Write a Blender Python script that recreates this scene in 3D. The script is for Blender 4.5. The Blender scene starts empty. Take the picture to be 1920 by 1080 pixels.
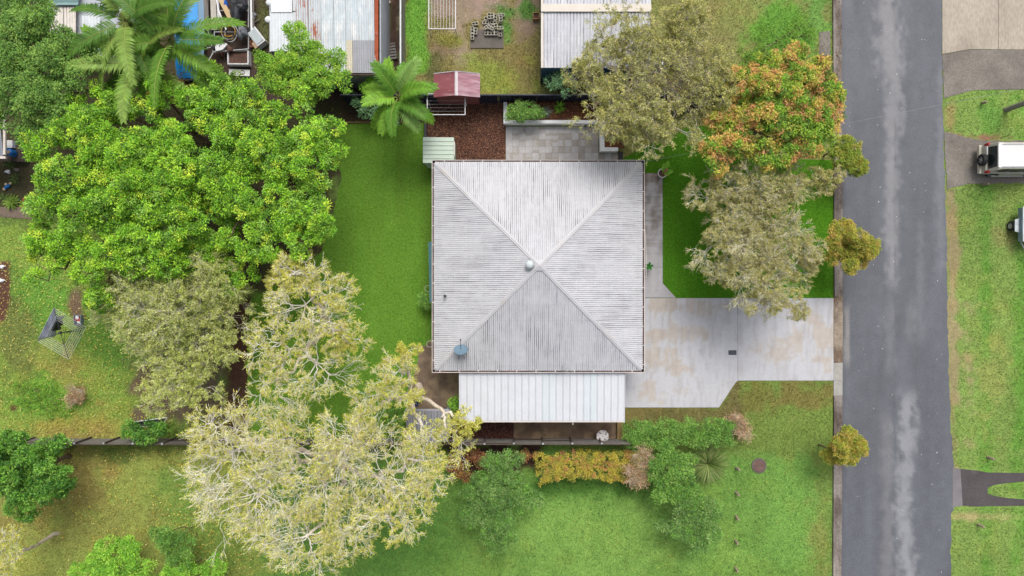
import bpy, bmesh, math
import numpy as np
from mathutils import Vector, Matrix

# ------------------------------------------------------------------ camera, sky, sun, exposure
SC = bpy.context.scene
COL = SC.collection
H = 42.667          # flight height of the camera above the ground, metres
F = 1280.0          # focal length in photograph pixels (24 mm on a 36 mm wide frame)
cam_data = bpy.data.cameras.new('camera'); cam_data.lens = 24.0; cam_data.sensor_width = 36.0
cam_data.clip_start = 0.5; cam_data.clip_end = 3000.0
cam = bpy.data.objects.new('camera', cam_data); COL.objects.link(cam)
cam.location = (0, 0, H); cam.rotation_euler = (0, 0, 0)
SC.camera = cam
SC.render.engine = 'CYCLES'
SC.render.resolution_x = 1024; SC.render.resolution_y = 576
SUN_EL, SUN_AZ = math.radians(56), math.radians(12)       # azimuth from +Y (top of picture) towards +X
world = bpy.data.worlds.new('World'); SC.world = world; world.use_nodes = True
wn = world.node_tree.nodes; wl = world.node_tree.links
bg = wn['Background']; sky = wn.new('ShaderNodeTexSky'); sky.sky_type = 'NISHITA'
sky.sun_disc = False; sky.sun_elevation = SUN_EL; sky.sun_rotation = SUN_AZ
sky.air_density = 1.0; sky.dust_density = 6.0; sky.ozone_density = 0.6; sky.altitude = 10
whs = wn.new('ShaderNodeHueSaturation'); whs.inputs['Saturation'].default_value = 0.38
wl.new(sky.outputs[0], whs.inputs['Color']); wl.new(whs.outputs[0], bg.inputs['Color'])
bg.inputs['Strength'].default_value = 0.15
sd = bpy.data.lights.new('sun', 'SUN'); sd.energy = 1.4; sd.angle = math.radians(26); sd.color = (1.0, 0.955, 0.88)
sun = bpy.data.objects.new('sun', sd); COL.objects.link(sun)
sdir = Vector((math.sin(SUN_AZ)*math.cos(SUN_EL), math.cos(SUN_AZ)*math.cos(SUN_EL), math.sin(SUN_EL)))
sun.rotation_euler = sdir.to_track_quat('Z', 'Y').to_euler(); sun.location = (0, 0, 60)
vs = SC.view_settings; vs.view_transform = 'Standard'; vs.look = 'None'; vs.gamma = 1.0; vs.exposure = 0.30
vs.use_curve_mapping = False
try:
    SC.cycles.max_bounces = 6; SC.cycles.transparent_max_bounces = 6
except Exception: pass

# ------------------------------------------------------------------ helpers
RNG = np.random.default_rng(11)
def W(px, py, z=0.0):
    s = (H - z)/F
    return np.array([(px-960.0)*s, (540.0-py)*s, z])
def lin(r, g, b, k=1.0):
    c = np.array([r, g, b], float)/255.0
    c = np.where(c <= 0.04045, c/12.92, ((c+0.055)/1.055)**2.4)
    return c/k
K = 1.33
def A(r, g, b): return lin(r, g, b, K)        # albedo of a surface that reads as this colour in the daylight

def hash2(ix, iy, seed):
    n = (ix.astype(np.int64)*374761393 + iy.astype(np.int64)*668265263 + seed*974711) & 0xFFFFFFFF
    n = ((n ^ (n >> 13))*1274126177) & 0xFFFFFFFF
    n = (n ^ (n >> 16)) & 0xFFFFFFFF
    return n/4294967295.0
def vnoise(x, y, seed=0):
    x = np.asarray(x, float); y = np.asarray(y, float)
    ix = np.floor(x); iy = np.floor(y); fx = x-ix; fy = y-iy
    fx = fx*fx*(3-2*fx); fy = fy*fy*(3-2*fy)
    a = hash2(ix, iy, seed); b = hash2(ix+1, iy, seed); c = hash2(ix, iy+1, seed); d = hash2(ix+1, iy+1, seed)
    return a+(b-a)*fx+(c-a)*fy+(a-b-c+d)*fx*fy
def fbm(x, y, seed=0, oct=4):
    s = 0; a = 0.5; t = 0
    for i in range(oct):
        s = s+a*vnoise(x*2**i, y*2**i, seed+i*17); t += a; a *= 0.5
    return s/t
def sstep(a, b, x):
    t = np.clip((x-a)/(b-a), 0, 1); return t*t*(3-2*t)

# ---- materials
MATS = {}
def _nodes(name):
    m = bpy.data.materials.new(name); m.use_nodes = True
    nt = m.node_tree; return m, nt, nt.nodes['Principled BSDF']
def _mixmul(nt, a, b, fac=1.0):
    n = nt.nodes.new('ShaderNodeMix'); n.data_type = 'RGBA'; n.blend_type = 'MULTIPLY'
    n.inputs[0].default_value = fac
    nt.links.new(a, n.inputs[6]); nt.links.new(b, n.inputs[7]); return n.outputs[2]
def _mix(nt, fac, a, b):
    n = nt.nodes.new('ShaderNodeMix'); n.data_type = 'RGBA'
    nt.links.new(fac, n.inputs[0])
    for s, i in ((a, 6), (b, 7)):
        if hasattr(s, 'links') or hasattr(s, 'is_output'): nt.links.new(s, n.inputs[i])
        else: n.inputs[i].default_value = (*s, 1)
    return n.outputs[2]
def _noise(nt, scale, detail=3, rough=0.6, vec=None, lo=0.3, hi=0.7, a=0.0, b=1.0):
    n = nt.nodes.new('ShaderNodeTexNoise'); n.inputs['Scale'].default_value = scale
    n.inputs['Detail'].default_value = detail; n.inputs['Roughness'].default_value = rough
    if vec is not None: nt.links.new(vec, n.inputs['Vector'])
    r = nt.nodes.new('ShaderNodeMapRange'); r.clamp = True
    for k_, v in zip(('From Min', 'From Max', 'To Min', 'To Max'), (lo, hi, a, b)): r.inputs[k_].default_value = v
    nt.links.new(n.outputs['Fac'], r.inputs['Value']); return r.outputs[0]
def _coord(nt, scale=(1, 1, 1), which='Object'):
    t = nt.nodes.new('ShaderNodeTexCoord'); m = nt.nodes.new('ShaderNodeMapping'); m.inputs['Scale'].default_value = scale
    nt.links.new(t.outputs[which], m.inputs['Vector']); return m.outputs[0]
def _bump(nt, bs, h, strength=0.3, dist=0.02):
    b = nt.nodes.new('ShaderNodeBump'); b.inputs['Strength'].default_value = strength; b.inputs['Distance'].default_value = dist
    nt.links.new(h, b.inputs['Height']); nt.links.new(b.outputs[0], bs.inputs['Normal'])

def mat(name, col, rough=0.7, var=0.25, scale=2.5, metal=0.0, stain=None, stain_amt=(0.55, 0.7), spec=0.3, fine=0.0, stretch=(1, 1, 1), bump=0.0):
    """plain painted/raw surface with grain, uneven tone and an optional stain colour"""
    if name in MATS: return MATS[name]
    m, nt, bs = _nodes(name)
    v = _coord(nt, stretch)
    f = _noise(nt, scale, 5, 0.65, v, 0.3, 0.7, 1-var, 1+var*0.6)
    rgb = nt.nodes.new('ShaderNodeRGB'); rgb.outputs[0].default_value = (*col, 1)
    c = rgb.outputs[0]
    if stain is not None:
        sfac = _noise(nt, scale*0.45, 5, 0.7, v, stain_amt[0], stain_amt[1])
        c = _mix(nt, sfac, c, tuple(stain))
    c = _mixmul(nt, c, f)
    if fine > 0:
        f2 = _noise(nt, scale*14, 2, 0.6, v, 0.3, 0.7, 1-fine, 1+fine*0.7)
        c = _mixmul(nt, c, f2)
        if bump: _bump(nt, bs, f2, bump)
    elif bump: _bump(nt, bs, f, bump)
    nt.links.new(c, bs.inputs['Base Color'])
    bs.inputs['Roughness'].default_value = rough; bs.inputs['Metallic'].default_value = metal
    bs.inputs['Specular IOR Level'].default_value = spec
    MATS[name] = m; return m

def mat_attr(name, rough=0.6, spec=0.25, trans=0.0, fine=None, bump=0.0, vals=((0.8, 1.2), (0.7, 1.3))):
    """colour taken from the mesh's own 'col' attribute (leaf by leaf, patch by patch) with grain on top"""
    if name in MATS: return MATS[name]
    m, nt, bs = _nodes(name)
    at = nt.nodes.new('ShaderNodeAttribute'); at.attribute_name = 'col'
    c = at.outputs['Color']
    if fine:
        v = _coord(nt)
        f = None
        for sc_, (a, b) in zip(fine, vals):
            f = _noise(nt, sc_, 4, 0.65, v, 0.28, 0.72, a, b); c = _mixmul(nt, c, f)
        if bump: _bump(nt, bs, f, bump, 0.03)
    nt.links.new(c, bs.inputs['Base Color'])
    bs.inputs['Roughness'].default_value = rough; bs.inputs['Specular IOR Level'].default_value = spec
    if trans > 0:
        tr = nt.nodes.new('ShaderNodeBsdfTranslucent'); mx = nt.nodes.new('ShaderNodeMixShader'); mx.inputs[0].default_value = trans
        nt.links.new(c, tr.inputs['Color']); nt.links.new(bs.outputs[0], mx.inputs[1]); nt.links.new(tr.outputs[0], mx.inputs[2])
        nt.links.new(mx.outputs[0], nt.nodes['Material Output'].inputs['Surface'])
    MATS[name] = m; return m

# ---- meshes
class MB:
    """collects pieces; build() links them as one mesh object"""
    def __init__(self): self.v = []; self.f = []; self.c = []; self.n = 0
    def add(self, V, Fc, col=None):
        V = np.asarray(V, float).reshape(-1, 3)
        self.v.append(V); self.f += [tuple(int(i)+self.n for i in f) for f in Fc]
        self.c.append(np.tile(np.asarray(col if col is not None else (1, 1, 1), float), (len(V), 1)) if (col is None or np.ndim(col) == 1) else np.asarray(col, float))
        self.n += len(V); return self
    def box(self, c, s, rz=0.0, col=None, taper=1.0, tilt=None):
        x, y, z = np.array(s)/2.0
        P = np.array([(-x, -y, -z), (x, -y, -z), (x, y, -z), (-x, y, -z), (-x*taper, -y*taper, z), (x*taper, -y*taper, z), (x*taper, y*taper, z), (-x*taper, y*taper, z)])
        if tilt is not None: P = P @ np.array(Matrix.Rotation(tilt[1], 3, tilt[0])).T
        ca, sa = math.cos(rz), math.sin(rz)
        P = np.stack([P[:, 0]*ca-P[:, 1]*sa, P[:, 0]*sa+P[:, 1]*ca, P[:, 2]], 1)+np.asarray(c, float)
        return self.add(P, [(3, 2, 1, 0), (4, 5, 6, 7), (0, 1, 5, 4), (1, 2, 6, 5), (2, 3, 7, 6), (3, 0, 4, 7)], col)
    def tube(self, pts, r, sides=6, col=None):
        pts = np.asarray(pts, float); R = np.broadcast_to(np.asarray(r, float), (len(pts),))
        V, Fc = tubes(pts[None], R[None], sides, caps=True); return self.add(V, Fc, col)
    def prism(self, poly, z0, z1, col=None):
        n = len(poly); P = [(p[0], p[1], z0) for p in poly]+[(p[0], p[1], z1) for p in poly]
        return self.add(P, [tuple(range(n-1, -1, -1)), tuple(range(n, 2*n))]+[(i, (i+1) % n, n+(i+1) % n, n+i) for i in range(n)], col)
    def cyl(self, c, r, h, n=16, col=None, r2=None):
        r2 = r if r2 is None else r2
        a = np.arange(n)*2*math.pi/n
        P = np.concatenate([np.stack([np.cos(a)*r, np.sin(a)*r, 0*a], 1), np.stack([np.cos(a)*r2, np.sin(a)*r2, 0*a+h], 1)])+np.asarray(c, float)
        return self.add(P, [tuple(range(n-1, -1, -1)), tuple(range(n, 2*n))]+[(i, (i+1) % n, n+(i+1) % n, n+i) for i in range(n)], col)
    def lathe(self, c, prof, n=20, axis='z', col=None):
        a = np.arange(n)*2*math.pi/n; P = []
        for (r, h) in prof:
            ring = np.stack([np.cos(a)*r, np.sin(a)*r, 0*a+h], 1)
            if axis == 'x': ring = ring[:, [2, 0, 1]]
            if axis == 'y': ring = ring[:, [0, 2, 1]]
            P.append(ring)
        P = np.concatenate(P)+np.asarray(c, float); m = len(prof)
        Fc = [(j*n+i, j*n+(i+1) % n, (j+1)*n+(i+1) % n, (j+1)*n+i) for j in range(m-1) for i in range(n)]
        return self.add(P, Fc, col)
    def build(self, name, material, parent=None, smooth=False, loc=None, bevel=0.0):
        V = np.concatenate(self.v); C = np.concatenate(self.c)
        return mesh_obj(name, V, self.f, material, parent, C, smooth, loc, bevel)

def tubes(P, R, sides=5, caps=False):
    """P (N,k,3) centre lines, R (N,k) radii -> verts, faces"""
    P = np.asarray(P, float); N, k, _ = P.shape
    T = np.gradient(P, axis=1); T /= (np.linalg.norm(T, axis=2, keepdims=True)+1e-9)
    ref = np.where(np.abs(T[:, :1, 2:3]) > 0.8, np.array([1.0, 0, 0]), np.array([0, 0, 1.0]))
    U = np.cross(T, np.broadcast_to(ref, T.shape)); U /= (np.linalg.norm(U, axis=2, keepdims=True)+1e-9)
    B = np.cross(T, U)
    a = np.arange(sides)*2*math.pi/sides
    V = P[:, :, None]+R[:, :, None, None]*(U[:, :, None]*np.cos(a)[None, None, :, None]+B[:, :, None]*np.sin(a)[None, None, :, None])
    idx = np.arange(N*k*sides).reshape(N, k, sides)
    i0 = idx[:, :-1]; i1 = idx[:, 1:]
    Fc = np.stack([i0, np.roll(i0, -1, 2), np.roll(i1, -1, 2), i1], -1).reshape(-1, 4)
    if caps:
        Fc = [tuple(f) for f in Fc]
        for i in range(N): Fc += [tuple(idx[i, 0][::-1]), tuple(idx[i, -1])]
    return V.reshape(-1, 3), Fc

def mesh_obj(name, V, Fc, material, parent=None, C=None, smooth=False, loc=None, bevel=0.0):
    me = bpy.data.meshes.new(name); V = np.asarray(V, np.float32)
    if isinstance(Fc, np.ndarray):
        n, k = Fc.shape
        me.vertices.add(len(V)); me.vertices.foreach_set('co', V.ravel())
        me.loops.add(n*k); me.loops.foreach_set('vertex_index', Fc.astype(np.int32).ravel())
        me.polygons.add(n); me.polygons.foreach_set('loop_start', np.arange(0, n*k, k, dtype=np.int32))
        me.polygons.foreach_set('loop_total', np.full(n, k, np.int32))
        me.update(calc_edges=True)
    else:
        me.from_pydata(V.tolist(), [], [list(f) for f in Fc]); me.update()
    if C is not None:
        C = np.asarray(C, np.float32)
        at = me.attributes.new('col', 'FLOAT_COLOR', 'POINT')
        at.data.foreach_set('color', np.concatenate([C, np.ones((len(C), 1), np.float32)], 1).ravel())
    if bevel > 0:
        bm = bmesh.new(); bm.from_mesh(me)
        bmesh.ops.bevel(bm, geom=bm.edges[:], offset=bevel, segments=2, profile=0.6, affect='EDGES')
        bm.to_mesh(me); bm.free(); me.update()
    if smooth: me.polygons.foreach_set('use_smooth', np.ones(len(me.polygons), bool))
    me.materials.append(material)
    o = bpy.data.objects.new(name, me); COL.objects.link(o)
    if parent is not None: o.parent = parent
    if loc is not None: o.location = loc
    return o
def tag(o, label, cat, group=None, kind=None):
    o['label'] = label
    if cat: o['category'] = cat
    if group: o['group'] = group
    if kind: o['kind'] = kind
    return o
def struct(o): o['kind'] = 'structure'; return o
def thing(name, label, cat, loc=(0, 0, 0), rz=0.0, group=None):
    o = bpy.data.objects.new(name, None); o.empty_display_size = 0.3; COL.objects.link(o)
    o.location = loc; o.rotation_euler = (0, 0, rz); return tag(o, label, cat, group)
def copy_tree(o, parent=None, loc=None, rz=None):
    c = o.copy(); COL.objects.link(c); c.parent = parent
    if loc is not None: c.location = loc
    if rz is not None: c.rotation_euler = (0, 0, rz)
    for ch in list(o.children): copy_tree(ch, c)
    return c
def poly_px(pts, z): return [tuple(W(x, y, z)) for x, y in pts]
def rough_edge(pts, step=8.0, amp=2.0, seed=0):
    """points along a closed outline with an irregular edge"""
    out = []; r = np.random.default_rng(seed)
    n = len(pts)
    for i in range(n):
        a = np.array(pts[i], float); b = np.array(pts[(i+1) % n], float); L = np.linalg.norm(b-a); m = max(1, int(L/step))
        nn = np.array([-(b-a)[1], (b-a)[0]])/max(L, 1e-6)
        for j in range(m):
            p = a+(b-a)*j/m
            if j > 0: p = p+nn*r.normal(0, amp)
            out.append(tuple(p))
    return out
def slab(name, pts_px, z0, z1, material, parent=None, z_px=None):
    zz = z1 if z_px is None else z_px
    P = [tuple(W(x, y, zz)[:2]) for x, y in pts_px]
    a = sum(P[i][0]*P[(i+1) % len(P)][1]-P[(i+1) % len(P)][0]*P[i][1] for i in range(len(P)))
    if a < 0: P = P[::-1]
    return MB().prism(P, z0, z1).build(name, material, parent)
def sheet(name, pts_px, z, material, res=None, colf=None, parent=None):
    P = poly_px(pts_px, z)
    a = sum(P[i][0]*P[(i+1) % len(P)][1]-P[(i+1) % len(P)][0]*P[i][1] for i in range(len(P)))
    if a < 0: P = P[::-1]
    bm = bmesh.new(); vs_ = [bm.verts.new(p) for p in P]; bm.faces.new(vs_)
    if res:
        xs = [p[0] for p in P]; ys = [p[1] for p in P]
        for x in np.arange(min(xs)+res, max(xs), res):
            bmesh.ops.bisect_plane(bm, geom=bm.verts[:]+bm.edges[:]+bm.faces[:], plane_co=(x, 0, 0), plane_no=(1, 0, 0))
        for y in np.arange(min(ys)+res, max(ys), res):
            bmesh.ops.bisect_plane(bm, geom=bm.verts[:]+bm.edges[:]+bm.faces[:], plane_co=(0, y, 0), plane_no=(0, 1, 0))
    else:
        from mathutils.geometry import tessellate_polygon
        tris = tessellate_polygon([[Vector(p) for p in P]]); bm.free(); bm = bmesh.new(); vs_ = [bm.verts.new(p) for p in P]
        for t in tris:
            q = [vs_[i] for i in t]
            if (q[1].co-q[0].co).cross(q[2].co-q[0].co).z < 0: q = q[::-1]
            try: bm.faces.new(q)
            except ValueError: pass
    me = bpy.data.meshes.new(name); bm.to_mesh(me); bm.free()
    if colf:
        n = len(me.vertices); co = np.zeros(n*3, np.float32); me.vertices.foreach_get('co', co); co = co.reshape(-1, 3)
        C = np.concatenate([colf(co[:, 0], co[:, 1]), np.ones((n, 1))], 1).astype(np.float32)
        at = me.attributes.new('col', 'FLOAT_COLOR', 'POINT'); at.data.foreach_set('color', C.ravel())
    me.materials.append(material); o = bpy.data.objects.new(name, me); COL.objects.link(o)
    if parent is not None: o.parent = parent
    return o
# ------------------------------------------------------------------ ground
def pdist(px, py, poly):
    """signed distance (inside positive) in pixels to a polygon"""
    poly = np.asarray(poly, float); n = len(poly)
    ins = np.zeros(px.shape, bool); d2 = np.full(px.shape, 1e12)
    for i in range(n):
        x0, y0 = poly[i]; x1, y1 = poly[(i+1) % n]
        if y0 != y1:
            c = ((y0 > py) != (y1 > py)) & (px < (x1-x0)*(py-y0)/(y1-y0)+x0); ins ^= c
        ex, ey = x1-x0, y1-y0; t = np.clip(((px-x0)*ex+(py-y0)*ey)/(ex*ex+ey*ey+1e-9), 0, 1)
        d2 = np.minimum(d2, (px-x0-t*ex)**2+(py-y0-t*ey)**2)
    return np.where(ins, 1, -1)*np.sqrt(d2)
# (kind, shape in photograph pixels, colour, feather, edge noise, is grass)
GR = [
 ('P', [(-900, 380), (340, 430), (338, 824), (-900, 824)], (140, 172, 60), 14, 20, 1),
 ('E', (120, 700, 60, 34), (166, 162, 72), 30, 30, 1), ('E', (80, 750, 75, 45), (118, 178, 46), 20, 30, 1),
 ('E', (215, 640, 60, 60), (112, 158, 50), 30, 30, 1), ('E', (60, 560, 60, 60), (118, 172, 52), 30, 30, 1),
 ('E', (25, 640, 30, 80), (122, 138, 62), 20, 24, 1), ('E', (160, 800, 170, 26), (164, 166, 66), 20, 26, 1),
 ('E', (143, 575, 12, 30), (128, 104, 82), 5, 6, 0), ('E', (142, 740, 14, 16), (140, 112, 70), 8, 10, 0), ('E', (25, 766, 8, 6), (104, 72, 48), 4, 4, 0),
 ('P', [(-900, 834), (520, 834), (560, 1900), (-900, 1900)], (156, 170, 70), 8, 14, 1),
 ('E', (150, 900, 60, 90), (166, 154, 74), 30, 40, 1), ('E', (30, 980, 90, 30), (158, 152, 72), 25, 30, 1), ('E', (350, 960, 70, 70), (122, 158, 58), 35, 40, 1),
 ('E', (240, 850, 80, 14), (104, 128, 52), 12, 18, 1), ('E', (230, 990, 110, 40), (146, 152, 66), 30, 40, 1), ('E', (420, 1030, 80, 50), (126, 154, 56), 30, 40, 1),
 ('P', [(500, 836), (1562, 836), (1562, 1900), (480, 1900)], (112, 158, 60), 20, 30, 1),
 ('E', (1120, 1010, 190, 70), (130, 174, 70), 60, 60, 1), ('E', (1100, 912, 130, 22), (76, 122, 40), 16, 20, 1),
 ('E', (1480, 960, 80, 110), (120, 168, 66), 40, 40, 1), ('E', (760, 1010, 90, 80), (98, 148, 54), 40, 40, 1), ('E', (1540, 1000, 14, 120), (136, 150, 66), 14, 14, 1),
 ('P', [(1168, 714), (1562, 714), (1562, 850), (1400, 850), (1168, 850)], (122, 148, 58), 12, 20, 1),
 ('E', (1500, 742, 60, 22), (134, 128, 60), 20, 30, 1), ('E', (1410, 750, 30, 30), (128, 130, 56), 18, 20, 1),
 ('P', [(1160, 752), (1350, 764), (1384, 716), (1392, 790), (1160, 800)], (124, 118, 64), 6, 8, 1),
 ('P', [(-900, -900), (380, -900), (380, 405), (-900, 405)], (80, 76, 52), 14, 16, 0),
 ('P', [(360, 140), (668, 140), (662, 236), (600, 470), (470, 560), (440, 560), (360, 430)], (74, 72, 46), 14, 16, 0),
 ('P', [(416, 560), (480, 560), (470, 830), (416, 830)], (92, 66, 50), 14, 14, 0),
 ('P', [(250, 680), (420, 650), (420, 800), (255, 790)], (118, 104, 80), 14, 24, 0),
 ('P', [(355, -900), (756, -900), (756, 190), (355, 190)], (84, 69, 62), 6, 8, 0),
 ('E', (492, 30, 12, 60), (98, 104, 62), 8, 12, 1), ('E', (725, 30, 14, 50), (98, 110, 56), 10, 12, 1), ('E', (738, 40, 6, 90), (78, 58, 48), 4, 4, 0),
 ('P', [(757, -900), (1015, -900), (1015, 188), (757, 188)], (148, 138, 76), 3, 3, 1),
 ('E', (900, 5, 90, 30), (170, 146, 128), 20, 40, 0), ('E', (985, 30, 40, 50), (154, 130, 110), 20, 30, 0), ('E', (865, 70, 22, 60), (166, 146, 120), 14, 24, 0),
 ('E', (822, 95, 26, 22), (146, 124, 96), 12, 20, 0), ('E', (955, 25, 32, 16), (98, 146, 58), 8, 14, 1), ('E', (952, 60, 14, 20), (108, 156, 62), 8, 12, 1),
 ('E', (930, 150, 80, 36), (150, 164, 62), 24, 36, 1), ('E', (845, 75, 30, 10), (150, 152, 64), 10, 12, 1), ('E', (815, 135, 24, 40), (112, 112, 62), 14, 16, 1),
 ('P', [(759, -900), (800, -900), (803, 90), (806, 130), (759, 145)], (113, 172, 46), 8, 8, 1),
 ('P', [(1015, -900), (1560, -900), (1560, 340), (1170, 340), (1015, 300)], (146, 152, 78), 6, 8, 1),
 ('E', (1440, 20, 60, 30), (140, 164, 80), 20, 30, 1), ('E', (1480, 70, 80, 60), (108, 164, 50), 18, 26, 1), ('E', (1530, 20, 20, 60), (120, 168, 70), 12, 18, 1), ('E', (1300, 60, 60, 90), (150, 146, 84), 24, 40, 1),
 ('P', [(1060, 120), (1330, 120), (1330, 200), (1060, 200)], (96, 84, 60), 12, 14, 0),
 ('P', [(1768, -900), (3600, -900), (3600, 1900), (1780, 1900)], (134, 166, 72), 3, 2, 1),
 ('E', (1850, 620, 11, 480), (102, 160, 48), 12, 10, 1), ('E', (1915, 700, 14, 300), (110, 164, 52), 12, 14, 1),
 ('P', [(1770, 345), (1796, 350), (1800, 760), (1778, 760)], (158, 146, 100), 6, 8, 0), ('E', (1818, 690, 10, 60), (162, 148, 102), 10, 14, 0),
 ('E', (1875, 440, 20, 40), (150, 158, 82), 16, 20, 1), ('E', (1860, 700, 22, 80), (152, 168, 78), 18, 24, 1), ('P', [(1782, 760), (1790, 760), (1796, 880), (1784, 880)], (150, 152, 86), 4, 5, 1),
 ('E', (1835, 258, 30, 5), (150, 108, 84), 4, 6, 0), ('E', (1850, 215, 20, 24), (112, 160, 60), 10, 14, 1), ('E', (1782, 225, 6, 34), (168, 158, 90), 5, 6, 1),
 ('E', (1830, 968, 40, 6), (176, 164, 104), 6, 8, 0),
 ('P', [(-900, 480), (14, 490), (20, 560), (4, 600), (-900, 600)], (104, 72, 58), 4, 5, 0),
 ('P', [(836, 834), (1010, 834), (1010, 880), (840, 880)], (74, 50, 46), 10, 12, 0),
 ('P', [(640, 180), (800, 180), (800, 236), (640, 236)], (76, 64, 50), 8, 8, 0),
]
def ground_col(x, y):
    px = 960+np.asarray(x)*30.0; py = 540-np.asarray(y)*30.0
    n1 = fbm(px/26.0, py/26.0, 3, 4)*2-1; n2 = fbm(px/9.0, py/9.0, 9, 3)*2-1
    C = np.tile(A(122, 150, 62), (len(px), 1)); G = np.ones(len(px))
    for kind, sh, col, fe, am, g in GR:
        if kind == 'P': d = pdist(px, py, sh)
        else:
            cx, cy, rx, ry = sh; q = np.sqrt(((px-cx)/rx)**2+((py-cy)/ry)**2); d = (1-q)*min(rx, ry)
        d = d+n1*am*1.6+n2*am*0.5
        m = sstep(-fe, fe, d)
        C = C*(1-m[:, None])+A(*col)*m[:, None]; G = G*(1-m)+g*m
    big = fbm(px/70.0, py/70.0, 21, 4)
    C = C*(0.86+0.28*big)[:, None]; C = C*0.85+C.mean(1, keepdims=True)*0.15
    dry = sstep(0.52, 0.75, fbm(px/38.0, py/38.0, 33, 4))*0.32
    C = C*(1-dry[:, None])+np.array([1.25, 1.0, 0.9])*C*dry[:, None]
    return C, G
xs = np.concatenate([[-900, -400, -180, -90, -60, -45, -38], np.arange(-34, 34.01, 0.17), [38, 45, 60, 90, 180, 400, 900]])
ys = np.concatenate([[-900, -400, -180, -90, -50, -30, -23], np.arange(-20, 20.01, 0.17), [23, 30, 50, 90, 180, 400, 900]])
GX, GY = np.meshgrid(xs, ys); gx = GX.ravel(); gy = GY.ravel()
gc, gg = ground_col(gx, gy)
gz = np.where((np.abs(gx) < 34) & (np.abs(gy) < 20), -0.02+0.012*fbm(gx*1.3, gy*1.3, 5, 3), -0.02)
nx, ny = len(xs), len(ys); I = np.arange(nx*ny).reshape(ny, nx)
gf = np.stack([I[:-1, :-1], I[:-1, 1:], I[1:, 1:], I[1:, :-1]], -1).reshape(-1, 4)
m_ground = mat_attr('ground_grass_soil', 0.95, 0.1, fine=(2.2, 11.0, 34.0), bump=0.6, vals=((0.84, 1.16), (0.68, 1.3), (0.62, 1.4)))
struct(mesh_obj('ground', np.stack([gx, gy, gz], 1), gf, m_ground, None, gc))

def m_lawn(name, c1, c2, c3):
    m, nt, bs = _nodes(name); v = _coord(nt)
    big = _noise(nt, 0.55, 4, 0.6, v, 0.35, 0.65); c = _mix(nt, big, tuple(c1), tuple(c2))
    mow = _noise(nt, 1.0, 2, 0.5, _coord(nt, (0.9, 0.06, 1)), 0.4, 0.62); c = _mix(nt, mow, c, tuple(c3))
    wn_ = _noise(nt, 2.6, 5, 0.7, v, 0.56, 0.76, 0, 0.5); c = _mix(nt, wn_, c, tuple(np.array(c2)*np.array([1.25, .98, .9])))
    f = _noise(nt, 7, 5, 0.75, v, 0.3, 0.7, 0.62, 1.34); c = _mixmul(nt, c, f)
    f2 = _noise(nt, 42, 2, 0.7, v, 0.3, 0.7, 0.55, 1.45); c = _mixmul(nt, c, f2); _bump(nt, bs, f2, 0.7, 0.04)
    nt.links.new(c, bs.inputs['Base Color']); bs.inputs['Roughness'].default_value = 0.95; bs.inputs['Specular IOR Level'].default_value = 0.1
    return m
LAWN_B = [(596, 232), (640, 228), (795, 232), (797, 312), (815, 312), (815, 655), (788, 655), (782, 690), (774, 740), (764, 775), (756, 832), (470, 832), (462, 690), (470, 560), (560, 510), (604, 470), (620, 420), (640, 330)]
LAWN_F = [(1165, 298), (1290, 236), (1330, 236), (1345, 296), (1562, 300), (1562, 558.5), (1268, 558.5), (1243, 531), (1243, 324), (1165, 324)]
m_lb = m_lawn('back_lawn', A(102, 150, 50), A(120, 166, 62), A(112, 154, 56)); m_lf = m_lawn('front_turf', A(82, 142, 30), A(94, 152, 40), A(86, 140, 32))
for nm, P, m_ in (('back_lawn', LAWN_B, m_lb), ('front_lawn', LAWN_F, m_lf)):
    struct(sheet(nm, rough_edge(P, 7, 1.2, 4) if nm == 'back_lawn' else P, 0.006, m_))

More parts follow.
